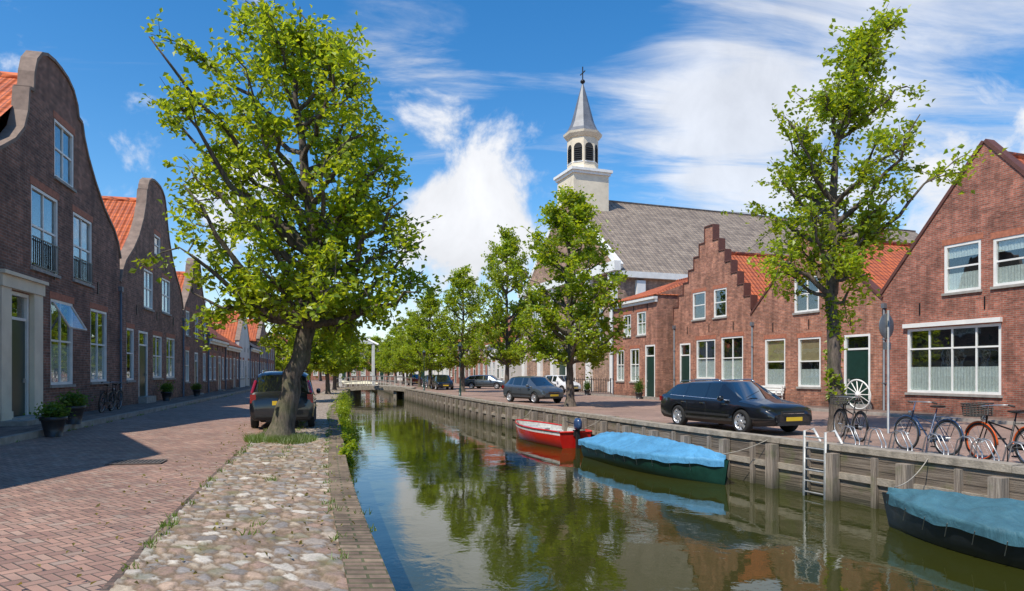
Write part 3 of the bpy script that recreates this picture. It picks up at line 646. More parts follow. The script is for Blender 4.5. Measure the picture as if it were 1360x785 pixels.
def tree_mesh(name,seed,trunk,prof,nl,nsub,leafn,size,z0,leaf=LEAF,subl=1.0,ivy=0,sp=(.07,.12)):
    rng=np.random.default_rng(seed); mb=MB()
    tp=np.array(trunk); tz=tp[:,2]
    def ax(z): return np.array([np.interp(z,tz,tp[:,0]),np.interp(z,tz,tp[:,1]),z]),float(np.interp(z,tz,tp[:,3]))
    zz=np.linspace(0,tz[-1],26); pts=[];rad=[]
    for i,z in enumerate(zz):
        p,r=ax(z); j=.03 if z>1 else 0; pts.append(tuple(p+np.array([rng.normal(0,j),rng.normal(0,j),0]))); rad.append(r*(1+ (.55*math.exp(-z*4)))*rng.uniform(.95,1.06)) 
    mb.tube(pts,rad,0,10)
    P=np.array(prof); zmin,zmax=P[0,0],P[-1,0]; L=[]
    def addtw(p,q,dens):
        n=max(2,int(leafn*dens)); t=rng.uniform(0.1,1.08,n)[:,None]; s=sp[0]+sp[1]*rng.random()
        L.append(p+(q-p)*t+rng.normal(0,1,(n,3))*np.array([s,s,s*.75]))
    for i in range(nl):
        u=(i+.5)/nl; z=zmin+(zmax-zmin)*(u**.95)+rng.uniform(-.2,.2); z=min(max(z,zmin),zmax)
        az=i*2.39996+rng.uniform(-.4,.4); wr=(math.cos(az)+1)/2
        R=(np.interp(z,P[:,0],P[:,1])*(1-wr)+np.interp(z,P[:,0],P[:,2])*wr)*rng.uniform(.6,1.04)
        za=min(max(z0,z-R*rng.uniform(.5,1.0)-.2),tz[-1]*.96)
        a,ra=ax(za); tip=ax(min(z,tz[-1]))[0]+np.array([math.cos(az)*R,math.sin(az)*R,0]); tip[2]=z
        c=a*.45+tip*.55; c[2]=za+(z-za)*rng.uniform(.15,.5); 
        ts=np.linspace(0,1,8); B=[(1-t)**2*a+2*t*(1-t)*c+t*t*tip+rng.normal(0,.06,3)*min(1,t*3) for t in ts]
        r0=min(ra*.62,.03+.026*R); mb.tube([tuple(b_) for b_ in B],[r0*(1-t)**.8+.012 for t in ts],0,6)
        B=np.array(B)
        for k in range(nsub):
            t=rng.uniform(.3,1.0); f=t*7; i0=min(int(f),6); p=B[i0]+(B[i0+1]-B[i0])*(f-i0)
            tg=B[i0+1]-B[i0]; tg/=np.linalg.norm(tg)+1e-6; dr=tg*.7+rng.normal(0,.75,3)+np.array([0,0,.2]); dr/=np.linalg.norm(dr)
            ln=subl*rng.uniform(.35,1.1)*(.6+.4*min(R/2.5,1)); q=p+dr*ln; q[2]-=.08*ln
            m_=(p+q)/2+np.array([0,0,.08]); mb.tube([tuple(p),tuple(m_),tuple(q)],[.02,.014,.006],0,4,cap=False)
            addtw(p+(q-p)*.25,q,1.0)
            for _ in range(2):
                s_=p+(q-p)*rng.uniform(.3,.9); e=s_+rng.normal(0,.28,3)*subl+dr*.15; addtw(s_,e,.75)
                mb.tube([tuple(s_),tuple(e)],[.01,.005],0,3,cap=False)
    pos=np.concatenate(L)
    if ivy:
        zi=rng.uniform(.8,tz[-1]*.5,ivy); an=rng.uniform(0,6.28,ivy); rr=np.array([ax(z)[1] for z in zi]); ce=np.array([ax(z)[0] for z in zi])
        k=(np.sin(zi*3+an)>-.1); ip=ce+np.stack([np.cos(an)*rr*1.15,np.sin(an)*rr*1.15,0*an],1)+rng.normal(0,.04,(ivy,3)); pos=np.concatenate([pos,ip[k]])
    return finish(name,mb,pos,size,rng,leaf)
def put(name,me,x,y,sc=(1,1,1),rz=0,z=0):
    o=bpy.data.objects.new(name,me); scene.collection.objects.link(o); o.location=(x,y,z); o.scale=sc; o.rotation_euler=(0,0,rz); return o
T1=tree_mesh('linden_tree',12,[(0,0,-.1,.27),(.28,.1,1.4,.22),(.82,.2,3.4,.19),(.75,.2,5.2,.14),(.5,.1,7.2,.09),(.3,0,9.9,.03)],
  [(2.9,2.7,1.8),(3.6,3.0,2.9),(4.8,2.8,3.2),(6.1,3.0,3.0),(7.5,3.3,2.5),(8.9,3.5,2.0),(9.6,1.9,1.4),(10.3,.6,.6)],54,8,20,.125,2.8)
put('linden_tree',T1,-5.67,16.6)
TR=tree_mesh('linden_tree_sparse',23,[(0,0,-.1,.22),(-.12,0,1.8,.18),(-.15,.1,3.8,.15),(-.2,0,6.0,.11),(0,0,8.5,.07),(.9,0,11.2,.03)],
  [(4.2,1.5,.8),(5.0,1.9,1.1),(6.0,1.8,1.9),(7.2,2.2,2.8),(7.9,1.8,4.4),(8.6,1.7,3.0),(9.3,1.2,1.6),(10.2,.5,.7),(11.4,.3,.4)],36,7,18,.125,3.5,ivy=900)
put('linden_tree',TR,9.2,19.2)
TA=tree_mesh('linden_tree_oval',31,[(0,0,-.1,.2),(.05,0,2.4,.15),(0,.1,6,.1),(0,0,10,.03)],
  [(2.5,1.7,1.7),(3.4,2.6,2.7),(4.6,2.9,2.9),(6.2,2.7,2.5),(7.8,2.0,1.9),(9.2,1.2,1.2),(10.3,.4,.4)],42,7,17,.17,2.1)
TB=tree_mesh('linden_tree_round',43,[(0,0,-.1,.18),(.1,0,2.4,.14),(0,.1,5,.1),(0,0,8,.03)],
  [(2.4,1.6,1.6),(3.2,2.7,2.6),(4.6,3.0,2.9),(6.2,2.6,2.5),(7.6,1.3,1.5),(8.3,.4,.3)],30,7,14,.22,2.1)
put('linden_tree',TA,2.83,33.3,(1.04,1.04,1.0),.4)
put('linden_tree',TA,-.3,45,(.85,.85,1.05),2.2)
put('linden_tree',TA,-4.2,58,(.95,.95,1.0),4.0)
put('linden_tree',TB,-11.4,38,(.85,.85,.86),1.0)
k=0
for y in (68,77,86,96,107,118): put('linden_tree',TB if k%2 else TA,RQ(y)+2.4,y,(1,1,.92-.02*k),k*1.3); k+=1
for y in (52,63,75,88,102): put('linden_tree',TB,LQ(y)-1.3,y,(.95,.95,.85),k*1.7); k+=1
for i in range(12): put('linden_tree',TB,-15-i*5.5,135+random.uniform(-6,6),(1.3,1.3,1.0),i)
def leafblob(name,centres,size,n,seed,leaf=LEAF):
    rng=np.random.default_rng(seed); L=[]
    for (x,y,z,r,rz) in centres: L.append(np.array([x,y,z])+rng.normal(0,.45,(n,3))*np.array([r,r,rz]))
    return put(name,finish(name,MB(),np.concatenate(L),size,rng,leaf),0,0)
cs=[]
y=13.5
while y<48:
    s=.10+.012*(y-10); s=min(s,.42)*random.uniform(.6,1.4)
    for k in range(2): cs.append((LQ(y)+.1+random.uniform(-.08,.15),y+random.uniform(-.3,.3),random.uniform(-.5,.10),s,s*1.2))
    y+=random.uniform(.5,1.6)
leafblob('quay_wall_plants',cs,.06,170,5)
rl=np.random.default_rng(9); yv=rl.uniform(5,22,420); xv=np.array([LQ(a)-b for a,b in zip(yv,rl.uniform(0,3.2,420)**1.0)])
lf=finish('fallen_leaves',MB(),np.stack([xv,yv,np.full(420,.075)],1),.04,rl,leafmat('fallen_leaf',(.16,.12,.04),(.25,.24,.05),(.3,.25,.05))); put('fallen_leaves',lf,0,0)
GRM=leafmat('grass_blades',(.10,.18,.02),(.18,.24,.04),(.25,.38,.03))
def grass(name,spots,seed,h=.14):
    rng=np.random.default_rng(seed); V=[];Fc=[]
    for (x,y,z,r,n) in spots:
        for _ in range(n):
            a=rng.uniform(0,6.28); rr=r*math.sqrt(rng.random()); px_,py_=x+rr*math.cos(a),y+rr*math.sin(a); hh=h*rng.uniform(.4,1.3); l=rng.normal(0,.4,2)*hh; w=.008; b=len(V)
            V+=[(px_-w,py_,z),(px_+w,py_,z),(px_+l[0],py_+l[1],z+hh)]; Fc.append((b,b+1,b+2))
    me=bpy.data.meshes.new(name); me.from_pydata(V,[],Fc); me.materials.append(GRM); return put(name,me,0,0)
grass('grass_patch',[(-5.6,16.4,.0,.75,2400),(-5.1,16.1,.0,.5,1000),(-6.1,16.6,0,.4,500),(-5.0,15.6,0,.3,300)],3,.17)
sp=[]
for _ in range(190):
    y=random.uniform(9,50); sp.append((RQ(y)+random.uniform(.32,.75),y,0,random.uniform(.08,.3),30))
for _ in range(160):
    y=random.uniform(5.5,34); sp.append((LQ(y)-random.choice([.34,.36,.0,1.2,2.1,2.1]),y,.03,.09,12))
for _ in range(60):
    y=random.uniform(10,50); sp.append((LKERB(y)+.03,y,.09,.07,8))
grass('grass_tufts',sp,4,.075)
# ------------------------------------------------------------------ cars
def paint(name,c,metal=.0): return plain(name,c,.28,metal,var=.06,scale=2,coat=1.0)
P_BLACK=paint('black_car_paint',(.006,.007,.010)); P_GREY=paint('grey_car_paint',(.10,.12,.14),.5); P_WHITE=paint('white_car_paint',(.7,.7,.7)); P_RED=paint('red_car_paint',(.3,.02,.015)); P_BLUE=paint('blue_car_paint',(.03,.06,.14))
CGLASS=plain('car_glass',(.010,.013,.015),.02,var=.1,coat=1.0,spec=.7)
TYRE=plain('tyre_rubber',(.018,.018,.018),.85); RIM=plain('alloy_rim',(.62,.63,.65),.35,.7,var=.1); CHROME=plain('chrome_trim',(.7,.7,.72),.15,1.0,var=.05)
PLATE=plain('number_plate',(.75,.50,.03),.5,var=.05); TAIL=plain('tail_light',(.28,.006,.005),.1,var=.1,coat=1); HEAD=plain('head_light',(.55,.58,.62),.05,.4,var=.3,scale=14,coat=1); PLAST=plain('black_plastic',(.02,.02,.02),.6)
WAGON=dict(st=[(-2.44,.36,.58,.60,.74,.62),(-2.40,.28,.86,.89,.83,.68),(-2.33,.25,.95,.99,.86,.68),(-1.86,.22,.955,1.30,.88,.57),(-1.76,.22,.955,1.33,.885,.585),(-1.14,.20,.94,1.385,.89,.60),(-1.06,.20,.94,1.39,.89,.60),(-.16,.20,.92,1.41,.89,.61),(-.08,.20,.92,1.41,.89,.61),(.40,.20,.905,1.385,.89,.59),(.48,.20,.90,1.365,.89,.58),(1.30,.20,.865,.91,.88,.70),(1.95,.22,.79,.835,.86,.64),(2.28,.25,.69,.73,.79,.56),(2.44,.32,.54,.57,.64,.46)],
  side=(4,6,8),scr=(2,10),ax=(-1.40,1.44),wr=.325)
MPV=dict(st=[(-2.12,.36,.62,.64,.78,.66),(-2.08,.28,.98,1.00,.86,.72),(-2.02,.26,1.04,1.08,.88,.72),(-1.85,.24,1.03,1.55,.89,.63),(-1.78,.24,1.03,1.60,.89,.65),(-1.05,.22,1.02,1.66,.90,.68),(-.95,.22,1.02,1.66,.90,.68),(-.05,.22,1.0,1.66,.90,.68),(.05,.22,1.0,1.66,.90,.68),(.62,.22,.99,1.62,.90,.66),(.70,.22,.985,1.58,.90,.65),(1.45,.22,.97,1.02,.88,.7),(1.85,.24,.84,.88,.84,.62),(2.02,.26,.72,.76,.78,.55),(2.1,.32,.55,.58,.68,.5)],
  side=(4,6,8),scr=(2,10),ax=(-1.3,1.32),wr=.32)
HATCH=dict(st=[(-1.92,.36,.60,.62,.74,.62),(-1.88,.28,.92,.95,.80,.66),(-1.80,.26,.97,1.02,.82,.66),(-1.45,.24,.97,1.36,.83,.55),(-1.38,.24,.97,1.39,.83,.56),(-1.0,.22,.96,1.43,.84,.59),(-.9,.22,.96,1.435,.84,.59),(-.10,.22,.94,1.45,.84,.60),(0,.22,.94,1.45,.84,.60),(.42,.22,.92,1.41,.84,.58),(.50,.22,.915,1.38,.84,.57),(1.2,.22,.88,.93,.83,.66),(1.6,.24,.78,.82,.8,.6),(1.8,.26,.68,.72,.74,.52),(1.9,.32,.55,.58,.62,.45)],
  side=(4,6,8),scr=(2,10),ax=(-1.2,1.2),wr=.30)
def car(spec,x,y,heading,pm,name='parked_car',rails=False,z=0.0):
    root=empty(name,(x,y,z),math.atan2(heading[1],heading[0])); st=spec['st']; rings=[]
    for (X,zb,zl,zr,w,wr) in st:
        h=[(0,zb),(w*.86,zb),(w*.97,zb+.10),(w,zb+(zl-zb)*.45),(w*.985,zl-(zl-zb)*.14),(w*.93,zl),(wr+(.03 if zr-zl>.2 else .0),zr-(zr-zl)*.12),(wr*.88,zr-.005),(wr*.5,zr+.015),(0,zr+.02)]
        rings.append([(X,p[0],p[1]) for p in h]+[(X,-p[0],p[1]) for p in reversed(h[1:-1])])
    NR=len(rings[0])
    def mf(i,k):
        if i<0: return 0
        kk=k if k<9 else NR-1-k
        if i in spec['side'] and kk==5: return 1
        if i in spec['scr'] and kk in (6,7,8): return 1
        if kk==0 or kk==1: return 2
        return 0
    mb=MB(); mb.loft(rings,0,True,True,True,mf)
    body=mb.obj('body',[pm,CGLASS,PLAST],root,sharp=None)
    cut=MB()
    for a in spec['ax']:
        cut.lathe([(spec['wr']+.05,-1.2),(spec['wr']+.05,1.2)],0,32,Matrix.Translation((a,0,spec['wr']))@Matrix.Rotation(math.pi/2,4,'X'))
    co=cut.obj('cutter',[PLAST],root)
    for o in (body,co):
        bm=bmesh.new(); bm.from_mesh(o.data); bmesh.ops.recalc_face_normals(bm,faces=bm.faces); bm.to_mesh(o.data); bm.free()
    md=body.modifiers.new('b','BOOLEAN'); md.object=co; md.operation='DIFFERENCE'; md.solver='EXACT'
    bpy.context.view_layer.update(); dg=bpy.context.evaluated_depsgraph_get(); me=bpy.data.meshes.new_from_object(body.evaluated_get(dg))
    body.modifiers.clear(); body.data=me; bpy.data.objects.remove(co)
    bm=bmesh.new(); bm.from_mesh(me)
    for e in bm.edges:
        if len(e.link_faces)==2 and e.calc_face_angle(0)>math.radians(32): e.smooth=False
    bm.to_mesh(me); bm.free()
    mb=MB(); R=spec['wr']; wmax=max(s[4] for s in st)
    for a in spec['ax']:
        for sd in (1,-1):
            T=Matrix.Translation((a,sd*(wmax-.10),R))@Matrix.Rotation(-sd*math.pi/2,4,'X')
            mb.lathe([(R*.5,-.10),(R*.93,-.10),(R,-.06),(R,.06),(R*.94,.095),(R*.68,.10),(R*.66,.07),(R*.62,.03),(.05,.02)],0,28,T,mats=[0,0,0,0,0,1,1,2])
            mb.xf=T
            for k in range(7):
                an=k*2*math.pi/7; ca,sa=math.cos(an),math.sin(an); w=.034
                vs=[(ca*r_-sa*t,sa*r_+ca*t,zz) for r_,t,zz in ((.03,-w*1.2,.085),(.03,w*1.2,.085),(R*.66,w*.8,.075),(R*.66,-w*.8,.075),(.03,-w*1.2,.03),(.03,w*1.2,.03),(R*.66,w,.03),(R*.66,-w,.03))]
                mb.add(vs,[(0,1,2,3),(0,1,5,4),(2,3,7,6),(1,2,6,5),(3,0,4,7)],1)
            mb.lathe([(.06,.03),(.06,.09),(.03,.095)],1,12)
            mb.xf=Matrix.Identity(4)
    mb.obj('wheels',[TYRE,RIM,PLAST],root)
    mb=MB()
    def at(X,which):
        xs=[s[0] for s in st]; return float(np.interp(X,xs,[s[which] for s in st]))
    f0,r0=st[-1][0],st[0][0]
    zl=at(r0+.1,2)
    for sd in (1,-1):
        wi=.70 if rails=='mpv' else .60
        mb.box(r0+.025,r0+.12,sd*wi if sd>0 else -.86,sd*.86 if sd>0 else -wi,.76,zl-.03,2)
        if rails=='mpv':
            mb.tube([(r0+.12,sd*.82,zl),(r0+.22,sd*.72,zl+.36)],.045,2,8)
        mb.lathe([(.02,-.07),(.075,-.055),(.09,0),(.075,.055),(.02,.07)],0,10,Matrix.Translation((.72,sd*(wmax+.08),at(.8,2)+.05))@Matrix.Rotation(math.pi/2,4,'X'))
        mb.box(f0-.34,f0-.13,sd*.42 if sd>0 else -.70,sd*.70 if sd>0 else -.42,.55,.68,3)
        for X in (-.95,-.05,.95):
            if X<.9: mb.box(X-.006,X+.006,sd*(wmax-.02) if sd>0 else -wmax-.004,wmax+.004 if sd>0 else -(wmax-.02),.36,.82,1)
            mb.box(X-.24,X-.08,wmax-.02 if sd>0 else -wmax-.022,wmax+.022 if sd>0 else -(wmax-.02),.76,.785,4)
        mb.box(-1.9*spec['wr']/.325+.9,1.0,(wmax-.02) if sd>0 else -wmax-.015,(wmax+.015) if sd>0 else -(wmax-.02),.44,.50,1)
        if rails: mb.tube([(-1.7,sd*.57,at(-1.7,3)),(-1.6,sd*.58,at(-1.6,3)+.06),(.15,sd*.60,at(.15,3)+.06),(.32,sd*.59,at(.32,3))],.016,4,6)
        mb.tube([(st[3][0],sd*(at(st[3][0],4)*.93+.005),at(st[3][0],2)+.005),(st[10][0]+.45,sd*(at(.9,4)*.93+.005),at(.9,2)+.005)],.010,4,5)
    mb.box(r0-.015,r0+.05,-.26,.26,.66 if rails!='mpv' else .70,.78 if rails!='mpv' else .82,5)
    mb.box(r0-.03,r0+.1,-.74,.74,.42,.56,0); mb.box(r0-.034,r0+.1,-.72,.72,.36,.419,1)
    mb.box(f0-.06,f0+.03,-.60,.60,.36,.50,0); mb.box(f0-.1,f0+.034,-.55,.55,.27,.357,1)
    mb.box(f0-.12,f0+.012,-.36,.36,.52,.64,1); mb.box(f0-.1,f0+.018,-.35,.35,.575,.59,4); mb.box(f0-.02,f0+.045,-.26,.26,.39,.49,5)
    # wipers, aerial
    mb.tube([(st[11][0]-.05,-.5,at(1.25,3)+.03),(st[11][0]-.25,.1,at(1.0,3)+.06)],.008,1,4)
    mb.tube([(st[4][0]+.1,0,at(-1.6,3)+.01),(st[4][0]-.1,0,at(-1.6,3)+.25)],.006,1,4)
    mb.obj('trim',[pm,PLAST,TAIL,HEAD,CHROME,PLATE],root)
    return root
car(MPV,-7.15,21.6,(-.262,.965),P_BLACK,rails='mpv',z=.02)
car(WAGON,6.45,20.1,(.37,-.93),P_BLACK,rails=True)
car(HATCH,1.2,38,(.55,-.83),P_GREY)
car(HATCH,3.9,56,(.6,-.8),P_WHITE)
car(WAGON,-8.6,74,(.28,-.96),P_BLUE); car(HATCH,-6.8,66.5,(.28,-.96),P_BLACK); car(HATCH,-12.5,88,(.28,-.96),P_RED); car(WAGON,-2.5,70,(.9,-.4),P_GREY)
# ------------------------------------------------------------------ boats
def hullring(t,L,W,H,inset=0,):
    x=-L/2+L*t; w=W/2*(1-max(0,(t-.42)/.58)**2.3)*(.80+.2*min(1,t/.35)); w=max(w-inset,.015)
    zg=H*(1+.30*max(0,t-.3)**1.6+.05*(1-t)); zk=-.18+ .55*max(0,t-.72)**1.5
    return x,w,zg,zk
def boat(name,x,y,hd,L,W,H,kind,mats,z=-1.05,PK=.34):
    root=empty(name,(x,y,z),math.atan2(hd[1],hd[0])); mb=MB(); rings=[]; N=28
    for i in range(N+1):
        X,w,zg,zk=hullring(i/N,L,W,H); h=[(0,zk),(w*.55,zk+.04),(w*.84,zk+.2),(w*.95,zg*.55),(w*.975,zg*.78),(w,zg)]
        rings.append([(X+ (.12*(p[1]/H) if i==N else 0),-p[0],p[1]) for p in reversed(h[1:])]+[(X+(.12*(p[1]/H) if i==N else 0),p[0],p[1]) for p in h])
    mb.loft(rings,0,False,True,False,lambda i,k: 1 if (kind=='open' and k in (0,9)) else 0)
    mb.add(rings[0],[tuple(range(len(rings[0])))],0)
    mb.obj('hull',mats,root)
    if kind=='open':
        mb=MB(); ri=[]
        for i in range(N+1):
            X,w,zg,zk=hullring(i/N,L-.12,W,H,.05); ri.append([(X,-w,zg-.01),(X,-w*.9,zg*.5),(X,-w*.75,.06),(X,w*.75,.06),(X,w*.9,zg*.5),(X,w,zg-.01)])
        mb.loft(ri,0,False,True); mb.add(ri[0],[tuple(range(6))],0)
        for s in (-1,1): mb.tube([(hullring(i/N,L,W,H)[0],s*hullring(i/N,L,W,H)[1],hullring(i/N,L,W,H)[2]+.01) for i in range(N+1)],.035,1,6)
        mb.tube([(-L/2,-W*.4,H*1.05),(-L/2,W*.4,H*1.05)],.035,1,6)
        for t in (.14,.42,.66):
            X,w,zg,zk=hullring(t,L,W,H); mb.box(X-.16,X+.16,-w*.92,w*.92,zg-.17,zg-.12,2)
        mb.box(L*.22,L*.24,-.3,.3,.1,H,2)
        mb.obj('interior',[mats[2],mats[0],mats[1]],root)
        mb=MB(); X=-L/2-.12
        mb.lathe([(.03,0),(.15,.02),(.17,.12),(.16,.3),(.10,.40),(.02,.42)],0,14,Matrix.Translation((X-.05,0,H+.12))@Matrix.Diagonal((1.25,.85,1,1)))
        mb.box(X-.1,X+.02,-.06,.06,-.2,H+.13,1); mb.tube([(X+.1,0,H+.3),(X+.65,.1,H+.36)],.02,1,6); mb.box(X,X+.16,-.1,.1,H-.12,H+.1,1)
        mb.obj('outboard_motor',[P_BLUE,PLAST],root)
    else:
        mb=MB(); rg=[]; rng=np.random.default_rng(int(L*100)); ph=rng.uniform(0,6,4); M2=44;N2=130
        sup=[.10,.32,.56,.80]
        for i in range(N2+1):
            t=i/N2; X,w,zg,zk=hullring(t,L,W,H); row=[]
            env=math.sin(math.pi*min(1,max(0,t*.9+.05)))**.5
            dmin=min(abs(t-s_) for s_ in sup)
            pk=PK*env*(1.0-.10*min(1,(dmin/.11)**2))*(1.1-.35*t)
            for j in range(M2+1):
                a=-1+2*j/M2; aa=abs(a)
                cr=.010*math.sin(t*L*9.0+5*math.sin(aa*3+ph[1]))*aa+.008*math.sin(t*L*17+aa*9*math.copysign(1,a)+ph[3])+.007*math.sin(t*L*5-a*14)
                if aa>.86: yy_=math.copysign(w+.03+.012*math.sin(t*L*8+ph[2]),a); zz=zg+.01-(aa-.86)/.14*(.17+.02*math.sin(t*L*5+ph[1])+.01*math.sin(t*L*11))
                else:
                    yy_=a/.86*w*1.01; r_=aa/.86
                    zz=zg+.02+pk*(1-r_**1.1)+cr*(1-.3*r_)-.035*math.sin(r_*3.14)*min(1,dmin/.1)
                row.append((X*1.012,yy_,zz))
            rg.append(row)
        mb.loft(rg,0,False,True); mb.add(rg[0],[tuple(range(M2+1))],0)
        # cover lashings
        for i in range(5,N2-6,12):
            for j in (0,-1):
                p=rg[i][j]; mb.tube([(p[0],p[1]*1.01,p[2]+.05),(p[0]+.05,p[1]*.99,p[2]-.16)],.007,1,4)
        mb.obj('tarpaulin',[mats[1],mats[2]],root)
def tarpmat(name,col):
    m,nt,b=newmat(name); co=objco(nt); n=noise(nt,co,1.6,5,.6,1.2); w=noise(nt,nd(nt,'ShaderNodeMapping',None,{0:co,2:(0,0,.4),3:(5,1.2,1.2)}).outputs[0],1.8,4,.6,.8)
    c=scl(nt,col,mrange(nt,n,.3,.7,.72,1.2)); c=mixc(nt,mrange(nt,w,.55,.8,0,.25),c,(col[0]*2.2,col[1]*1.6,col[2]*1.3))
    nt.links.new(c,b.inputs[0]); b.inputs['Roughness'].default_value=.62; bump(nt,b,mth(nt,'ADD',w,mth(nt,'MULTIPLY',n,.6)),.7,.06); return m
RB=plain('red_boat_paint',(.60,.015,.01),.3,var=.1,coat=.5); WB=plain('white_boat_paint',(.75,.75,.73),.4); INT=plain('boat_interior',(.50,.50,.47),.6)
GH=plain('green_hull',(.010,.05,.038),.3,coat=.4); ROPE=plain('rope',(.4,.36,.30),.9)
TARP=tarpmat('blue_tarpaulin',(.085,.29,.50)); TARP2=tarpmat('teal_tarpaulin',(.05,.14,.18)); BH=plain('black_hull',(.02,.025,.03),.35,coat=.4)
boat('red_rowing_boat',1.25,27.1,(-.37,.93),5.6,1.6,.55,'open',[RB,WB,INT])
boat('covered_boat',4.0,19.3,(.36,-.93),6.2,1.9,.52,'cover',[GH,TARP,ROPE],PK=.38)
boat('covered_boat',7.65,9.75,(-.42,.91),4.9,1.85,.50,'cover',[BH,TARP2,ROPE],PK=.30)
mb=MB()
def rope(a,b_,sag): 
    a=Vector(a);b_=Vector(b_); mb.tube([tuple(a.lerp(b_,t)-Vector((0,0,sag*4*t*(1-t)))) for t in np.linspace(0,1,9)],.009,0,5)
rope((4.9,17.0,-.4),(RQ(16.2),16.2,.1),.1); rope((.4,29.6,-.3),(RQ(30.5),30.5,.1),.1); rope((2.3,24.6,-.4),(RQ(24),24,.1),.1); rope((6.65,11.9,-.35),(RQ(12.6),12.6,.1),.12)
mb.obj('mooring_ropes',[ROPE])
# ------------------------------------------------------------------ bicycles
BSAD=plain('saddle_leather',(.03,.02,.015),.5); STEEL=plain('galvanised_steel',(.42,.43,.44),.4,.8,var=.2); ORG=plain('orange_coat_guard',(.65,.10,.01),.4); WICK=plain('wicker_basket',(.05,.045,.04),.8,var=.4,scale=40)
def bike(x,y,rz,z=0.0,basket=False,guard=False,lean=.05,paintm=BLACKM):
    mb=MB(); R=.345
    for wx in (-.54,.56):
        c=[(wx+R*math.cos(a),0,R+R*math.sin(a)) for a in np.linspace(0,2*math.pi,33)[:-1]]; mb.tube(c,.021,1,6,closed=True)
        c=[(wx+(R-.03)*math.cos(a),0,R+(R-.03)*math.sin(a)) for a in np.linspace(0,2*math.pi,29)[:-1]]; mb.tube(c,.012,4 if (guard and wx>0) else 2,5,closed=True)
        for k in range(14):
            a=k*2*math.pi/14; mb.tube([(wx,.02*(-1)**k,R),(wx+(R-.03)*math.cos(a),0,R+(R-.03)*math.sin(a))],.0028,2,3,cap=False)
        mb.tube([(wx,-.05,R),(wx,.05,R)],.022,2,8)
        c=[(wx+(R+.035)*math.cos(a),0,R+(R+.035)*math.sin(a)) for a in np.linspace(.1 if wx<0 else .35,math.pi*1.02,14)]; mb.tube(c,.018,4 if guard else 0,5)
    S=(-.22,0,.82);B=(-.06,0,.30);H=(.38,0,.86);H2=(.36,0,.74)
    for a,b_,r_ in ((B,S,.016),(B,H2,.017),((-.17,0,.62),H2,.015),(B,(-.54,.05,R),.010),(B,(-.54,-.05,R),.010),((-.19,0,.74),(-.54,.05,R),.008),((-.19,0,.74),(-.54,-.05,R),.008),(H,(.42,0,.66),.018),((.42,.04,.66),(.56,.05,R),.011),((.42,-.04,.66),(.56,-.05,R),.011),(S,(-.25,0,.93),.012),(H,(.34,0,1.03),.012)): mb.tube([a,b_],r_,0,6)
    mb.tube([(.10,.29,1.02),(.22,.28,1.04),(.34,.12,1.04),(.34,-.12,1.04),(.22,-.28,1.04),(.10,-.29,1.02)],.011,2,6)
    for s in (-1,1): mb.tube([(.20,s*.285,1.038),(.08,s*.29,1.015)],.018,3,6)
    mb.loft([[( -.38,-.09,.94),(-.38,.09,.94),(-.38,.07,.99),(-.38,-.07,.99)],[(-.26,-.08,.94),(-.26,.08,.94),(-.26,.06,.985),(-.26,-.06,.985)],[(-.08,-.02,.95),(-.08,.02,.95),(-.08,.015,.975),(-.08,-.015,.975)]],3,True,True,True)
    for s in (-.06,.06): mb.tube([(-.28,s,.76),(-.78,s,.76)],.007,0,5); mb.tube([(-.70,s,.76),(-.54,s,R)],.006,0,5)
    for k in range(5): mb.tube([(-.35-k*.1,-.06,.76),(-.35-k*.1,.06,.76)],.005,0,4)
    mb.lathe([(.08,-.012),(.09,0),(.08,.012)],2,16,Matrix.Translation((-.06,-.05,.30))@Matrix.Rotation(math.pi/2,4,'X'))
    mb.box(-.50,-.02,-.065,-.045,.27,.38,0)
    for s,zz in ((1,.13),(-1,.47)): mb.tube([(-.06,-s*.06,.30),(-.06,-s*.09,zz)],.008,2,4); mb.box(-.11,-.01,-.17 if s>0 else .09,-.09 if s>0 else .17,zz-.012,zz+.012,1)
    mb.lathe([(.03,0),(.045,.03),(.045,.07)],2,10,Matrix.Translation((.42,0,.80))@Matrix.Rotation(math.pi/2,4,'Y'))
    mb.tube([(-.1,.06,.3),(-.22,.2,.02)],.009,0,5)
    if basket:
        for k in range(6):
            z0=.84+k*.045; w=.17+k*.006; l=.14+k*.005
            mb.tube([(.60-l,-w,z0),(.60+l,-w,z0),(.60+l,w,z0),(.60-l,w,z0)],.011,5,5,closed=True)
        for k in range(18):
            a=k*2*math.pi/18; cx=.60+.16*max(-1,min(1,1.4*math.cos(a))); cy=.19*max(-1,min(1,1.4*math.sin(a))); mb.tube([(cx,cy,.84),(cx*1.0,cy,1.08)],.009,5,4)
        mb.box(.47,.73,-.16,.16,.835,.85,5)
    o=mb.obj('bicycle',[paintm,TYRE,STEEL,BSAD,ORG,WICK]); o.location=(x,y,z); o.rotation_euler=(lean,0,rz); return o
PB=plain('blue_bike_paint',(.02,.05,.12),.3,coat=.6)
bike(8.55,14.1,math.radians(100),.0,False,False,.04,PB)
bike(8.95,12.35,math.radians(98),.0,True,True,-.05)
bike(8.35,16.9,math.radians(88),.0,True,False,.04)
bike(-14.55,24.5,math.radians(104),.25,False,False,.10); bike(-14.9,25.6,math.radians(106),.25,False,False,.1)
for i,(y,dx) in enumerate(((15.6,1.3),(15.0,1.3),(14.4,1.25),(13.7,1.25),(13.1,1.25),(12.6,1.0),(12.0,.95),(11.3,.95))):
    mb=MB(); 
    for o in (-.05,.05):
        mb.tube([(-.28,o,.0),(-.28,o,.12),(-.1,o,.40),(.05,o,.43),(.18,o,.34),(.28,o,.0)],.014,0,6)
    mb.box(-.32,.32,-.09,.09,0,.03,0)
    o=mb.obj('bicycle_rack',[STEEL]); o.location=(RQ(y)+dx,y,0); o.rotation_euler=(0,0,math.radians(100))
